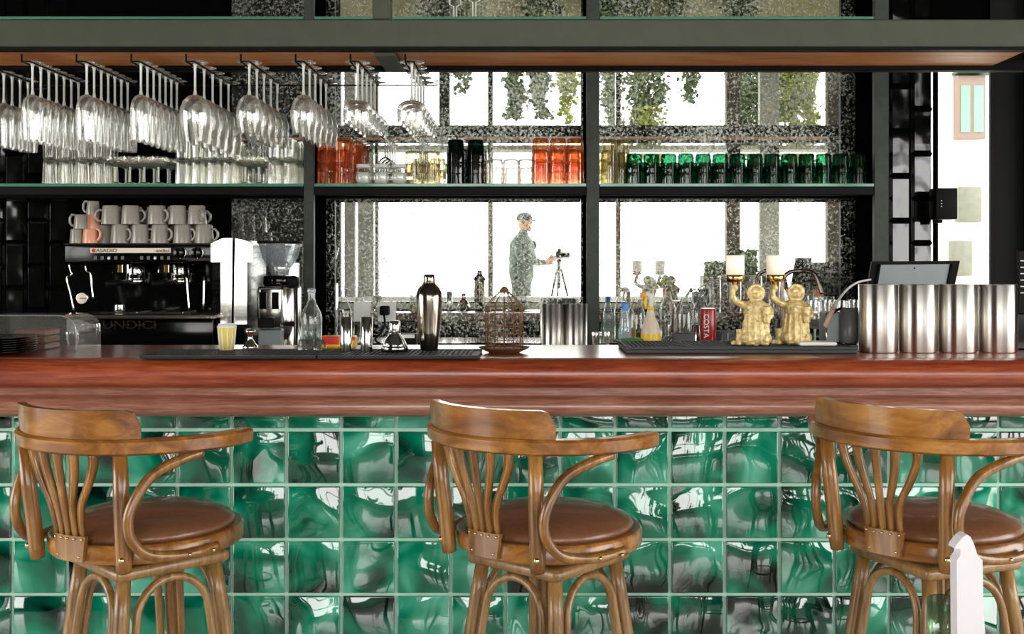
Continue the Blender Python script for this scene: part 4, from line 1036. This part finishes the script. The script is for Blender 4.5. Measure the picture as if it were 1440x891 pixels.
MB(pg.location).box(X(534,4.5), X(547,4.5), 4.49, 4.537, Z(443,4.5), Z(430,4.5), .006, 2).build('plug_body', M['black'], pg)
MB(pg.location).tube(smooth_path([P(540,443,4.5),P(541,455,4.48),P(536,468,4.4),P(528,478,4.35),P(545,489,4.3)],5), .004, 8).build('cable', M['black'], pg)
card = thing('card_reader', 'small black and white device behind the strainer top', 'card reader', (X(574,4.2),4.2,BC))
MB(card.location).box(X(562,4.2), X(586,4.2), 4.17, 4.25, B, Z(469,4.2), .005, 2).build('device', M['black'], card)
MB(card.location).box(X(563,4.168), X(583,4.168), 4.166, 4.1695, Z(475,4.168), Z(470,4.168)).build('screen', M['white'], card)
def bottle_parts(h, r, mat='glass', neck=.011): return [('bottle',mat,[(0,.002),(r*.97,.001),(r,.006),(r,h*.55),(r*.85,h*.66),(neck,h*.82),(neck*.9,h*.95),(neck*1.15,h*.955),(neck*1.15,h)],{})]
lathe_thing('glass_bottle', 'clear glass bottle behind the left slim steel cylinder', 'bottle', 484, 4.35, bottle_parts(zb_(405,4.35), .032), B)
lathe_thing('glass_bottle', 'clear glass bottle behind the blue-capped water bottle', 'bottle', 895, 4.2, bottle_parts(zb_(405,4.2), .034), B)
lathe_thing('glass_bottle', 'clear swing-top bottle behind the grey mug, left of two', 'bottle', 962, 4.3, bottle_parts(zb_(404,4.3), .036), B)
lathe_thing('glass_bottle', 'clear swing-top bottle behind the red can, right of two', 'bottle', 986, 4.36, bottle_parts(zb_(403,4.36), .036), B)
wb2 = lathe_thing('plastic_water_bottle', 'small plastic water bottle with blue cap and teal label', 'bottle', 879, 4.1, [
 ('bottle','plastic',[(0,0),(.022,0),(.0235,.004),(.0235,.02),(.022,.03),(.0235,.04),(.0235,.1),(.02,.125),(.010,zb_(436,4.1))],{}),
 ('label','teal_l',[(.0239,.055),(.0239,.095)],{}) if False else ('cap','blue',[(.0125,zb_(436,4.1)),(.0128,zb_(427,4.1)),(.0115,zb_(425.5,4.1)),(0,zb_(425.5,4.1))],{})], B)
MB().lathe([(.0238,.058),(.024,.06),(.024,.098),(.0238,.1)], seg=28).build('label', M['plastic'], wb2)
text('Al Ain', .016, M['teal'], P(879,460,4.074), parent=wb2)
sp = thing('spray_bottle', 'cloudy spray bottle with yellow trigger and yellow label', 'spray bottle', (X(915,4.08),4.08,B))
zs = lambda py: Z(py,4.08)-B; xs = lambda px: X(px,4.08)-sp.location.x
MB().lathe([(0,0),(.034,0),(.036,.004),(.036,zs(468)),(.030,zs(456)),(.017,zs(446)),(.0125,zs(436))], seg=32).build('bottle', M['spray'], sp)
MB().lathe([(.0368,.012),(.0370,.014),(.0370,zs(468)-.004),(.0366,zs(468)-.002)], seg=32).build('label', M['yellow'], sp)
MB().cyl((0,0,0), .0135, zs(436), zs(431), 20).build('collar', M['yellow'], sp)
MB().tube(smooth_path([(0,0,zs(431)),(.002,0,zs(422)),(-.004,0,zs(415)),(-.018,0,zs(413))],4), [.0095]*5+[.0105]*4+[.009]*4, 12).build('spray_head', M['white'], sp)
MB().box(xs(900), xs(909), -.008, .008, zs(418), zs(411), .002).build('nozzle', M['orange'], sp)
MB().tube(smooth_path([(-.014,0,zs(417)),(-.020,0,zs(424)),(-.018,0,zs(434))],3), [.006,.006,.006,.006,.005,.005,.004], 8).build('trigger', M['yellow'], sp)
tag(MB((X(889,4.0),4.0,B)).box(X(873,4.0), X(905,4.0), 3.975, 4.03, B, Z(476,4.0), .005, 2).build('sponge', M['green']), 'green scouring sponge at the foot of the spray bottle', 'sponge')
lathe_thing('glass_tumbler', 'low clear tumbler right of the middle frame post', 'glass', 845, 4.1, [('tumbler','wine',[(0,.002),(.028,.002),(.034,zb_(467,4.1))],{})], B)
def mug(px, D, lb, rz, r=.043, h=.082):
    t = thing('mug', lb, 'mug', (X(px,D),D,B), rz, 'grey mugs on the back counter')
    MB().lathe([(0,0),(r*.85,0),(r*.93,.005),(r,h),(r*.93,h),(r*.87,.008),(0,.008)], seg=32).build('mug_body', M['grey'], t)
    MB().tube(smooth_path([(-r*.95,0,h*.82),(-r*1.5,0,h*.75),(-r*1.55,0,h*.4),(-r*.9,0,h*.2)],4), .005, 8).build('handle', M['grey'], t)
mug(960, 4.1, 'grey mug left of the red can', 0); mug(1040, 4.07, 'grey mug half hidden behind the left gold figure', .9); mug(1017, 4.25, 'grey mug just right of the red can', 1.3)
lathe_thing('thermos_flask', 'narrow polished steel flask between the grey mug and the red can', 'flask', 978, 4.14, [('flask','steel',[(0,0),(.014,0),(.015,.003),(.015,zb_(458,4.14)),(.01,zb_(456,4.14)),(0,zb_(456,4.14))],{})], B)
ct = lathe_thing('drink_can', 'slim dark red drink can with white lettering', 'can', 996, 4.1, [
 ('can','red',[(0,0),(.024,0),(.029,.006),(.029,zb_(436,4.1)),(.026,zb_(433.5,4.1))],{}),('can_end','steel',[(.026,zb_(433.4,4.1)),(.0245,zb_(433.4,4.1)),(0,zb_(434.4,4.1))],{})], B)
text('COSTA', .027, M['white'], P(993,458,4.069), rot=(PI/2, PI/2, 0), parent=ct, sx=1.0)
# tap
tp2 = thing('tap', 'bronze gooseneck tap behind the gold figures', 'tap', (X(1100,4.3),4.3,B)); q = tp2.location
MB(q).tube(smooth_path([P(1100,492,4.3),P(1100,430,4.3),P(1101,395,4.3),P(1110,383,4.3),P(1126,381,4.3),P(1142,383,4.28),P(1150,394,4.27),P(1156,413,4.26)],6), .0088, 12).build('spout', M['bronze'], tp2)
MB(q).cyl((q.x,4.3,0), .02, B, B+.04).build('base', M['bronze'], tp2)
# stemware drying upside down right of the tap
for j, px in enumerate((1146,1166,1186,1206)):
    D = 4.22+.1*(j%2)
    g = thing('stemmed_glass', 'clear stemmed glass standing on the back counter right of the tap, %s from the left' % ordn[j], 'glass', (X(px,D),D,B), 0, 'stemmed glasses right of the tap')
    MB().lathe([(0,.001),(.033,.001),(.033,.003),(.006,.008)], seg=20).build('foot', M['wine'], g)
    MB().lathe([(.006,.008),(.004,.02),(.004,.08),(.006,.09)], seg=8).build('stem', M['stemglass'], g)
    MB().lathe([(.006,.09),(.028,.1),(.037,.125),(.038,.15),(.033,.2)], seg=28).build('bowl', M['wine'], g)
# wire basket by the birdcage
bk = thing('wire_basket', 'low black wire basket left of the birdcage', 'basket', (X(668,4.1),4.1,B)); m = MB(bk.location)
x0, x1, z0, z1 = X(655,4.1), X(690,4.1), B, Z(468,4.1)
for z in (z0+.002, (z0+z1)/2, z1): m.tube([(x0,4.05,z),(x1,4.05,z),(x1,4.15,z),(x0,4.15,z)], .0016, 6, closed=True)
for k in range(9):
    x = x0+(x1-x0)*k/8
    for y in (4.05,4.15): m.tube([(x,y,z0+.002),(x,y,z1)], .001, 5)
m.build('basket', M['black'], bk)
# tablet till
tl = thing('tablet_stand', 'grey tablet seen from behind in a black till stand', 'tablet', (X(1286,3.75),3.78,B)); q = tl.location
Dt = 3.75
tlt = [(1226,367),(1350,366),(1341,412),(1219,412)]
MB(q).prism([(X(a,Dt),Z(b,Dt)) for a, b in tlt][::-1], Dt, Dt+.012).build('bracket', M['black'], tl)
MB(q).prism([(X(a,Dt-.003),Z(b,Dt-.003)) for a, b in [(1236,372),(1337,371),(1330,412),(1229,412)]][::-1], Dt-.004, Dt-.0005).build('tablet_back', M['tablet'], tl)
for a, b2 in (((1237,371),(1231,411)),((1338,371),(1331,411))): MB(q).tube([P(*a,Dt-.006),P(*b2,Dt-.006)], .005, 6).build('clip', M['black'], tl)
MB(q).cyl((X(1286,Dt-.004),Dt-.004,Z(377,Dt)), .003, 0, .002, axis='Y').build('camera_lens', M['black'], tl)
MB(q).box(X(1270,3.8), X(1302,3.8), 3.763, 3.80, B+.0, Z(405,3.8)).build('stand', M['black'], tl)
MB(q).box(X(1240,3.8), X(1330,3.8), 3.763, 3.92, B, B+.012, .003).build('stand_foot', M['black'], tl)
tl.location.y += .22   # stands well on the counter
k_ = (Dt+.22)/Dt; tl.scale = (k_, 1, 1); tl.location.x *= k_
# wall speaker
spk = thing('speaker', 'small black wall speaker beside the tiled strip', 'speaker', (X(1332,4.45),4.45,Z(286,4.45))); q = spk.location
MB(q).box(X(1316,4.42), X(1347,4.42), 4.42, 4.5, Z(308,4.42), Z(264,4.42), .006, 2).build('cabinet', M['black'], spk)
MB(q).box(X(1313,4.5), X(1322,4.5), 4.47, 4.515, Z(313,4.45), Z(300,4.45), .002).build('bracket', M['black'], spk)
for py in (282,286,290): MB(q).cyl((X(1324,4.42),4.4198,Z(py,4.42)), .0022, 0, .001, axis='Y').build('indicator', M['white'], spk)
# cabinet with green panes, boxes painting in the speaker's shadow on the light well wall
Dw = 8.9
cab = thing('wall_cabinet', 'pale pink framed cabinet with green glass doors on the bright wall beyond', 'cabinet', (X(1370,Dw),8.99,Z(150,Dw))); q = cab.location
MB(q).box(X(1347,Dw), X(1386,Dw), 8.9, 8.998, Z(195,Dw), Z(106,Dw), .004).build('cabinet_body', M['pinkpaint'] if 'pinkpaint' in M else M['pink'], cab)
for a, b2 in ((1351,1364),(1369,1383)):
    MB(q).box(X(a,Dw), X(b2,Dw), 8.894, 8.8998, Z(186,Dw), Z(120,Dw), .002).build('pane', M['palepane'], cab)
MB(q).box(X(1345,Dw), X(1399,Dw), 8.86, 8.998, Z(103,Dw), Z(100,Dw)).build('cornice', M['darkgreen'] if 'darkgreen' in M else M['green'], cab)
for nm, a, b2, c0, c1 in (('upper',1349,1381,262,312),('lower',1340,1368,338,388)):
    tag(MB(P((a+b2)/2,(c0+c1)/2,8.95)).box(X(a,8.9), X(b2,8.9), 8.9, 8.998, Z(c1,8.9), Z(c0,8.9), .01, 2).build('speaker_shadow', M['shadowgrey']), 'grey box imitating the speaker shadow on the bright wall beyond, %s one' % nm, 'box')
# chalkboard menu at the right edge
mb_ = thing('menu_board', 'small dark chalk menu board at the right edge of the bar top', 'sign', (X(1445,3.2),3.2,CTOP)); q = mb_.location
MB(q).box(X(1432,3.2), X(1475,3.2), 3.2, 3.212, CTOP, Z(352,3.2), .002).build('board', M['black'], mb_)
MB(q).box(X(1427,3.19), X(1480,3.19), 3.185, 3.225, CTOP, Z(440,3.19), .004).build('board_foot', M['blackgloss'], mb_)
for k in range(6):
    MB(q).box(X(1435,3.199), X(1449+ (k%3)*3,3.199), 3.1985, 3.1998, Z(366+9*k+1.2,3.199), Z(366+9*k,3.199)).build('chalk_line', M['white'], mb_)
# white outlined lanterns on the upper shelf
for j, (px, h) in enumerate(((640,16),(667,22))):
    D = 4.4; x = X(px,D); z0 = 2.3285; zt = Z(25-h,D); w = .022
    t = thing('wire_lantern', 'white square wire ornament on the upper glass shelf, %s of two' % ['left','right'][j], 'ornament', (x,D,z0), 0, 'white wire ornaments')
    m = MB(t.location)
    m.tube([(x-.006,D,z0+.001),(x-.006,D,zt),(x-w,D,zt+.008),(x-w,D,zt+.055),(x-.006,D,zt+.063),(x-.006,D,zt+.12)], .003, 6)
    m.tube([(x+.006,D,z0+.001),(x+.006,D,zt),(x+w,D,zt+.008),(x+w,D,zt+.055),(x+.006,D,zt+.063),(x+.006,D,zt+.12)], .003, 6)
    m.build('wire_frame', M['white'], t)
    MB(t.location).cyl((x,D,0), .02, z0, z0+.003).build('base', M['white'], t)
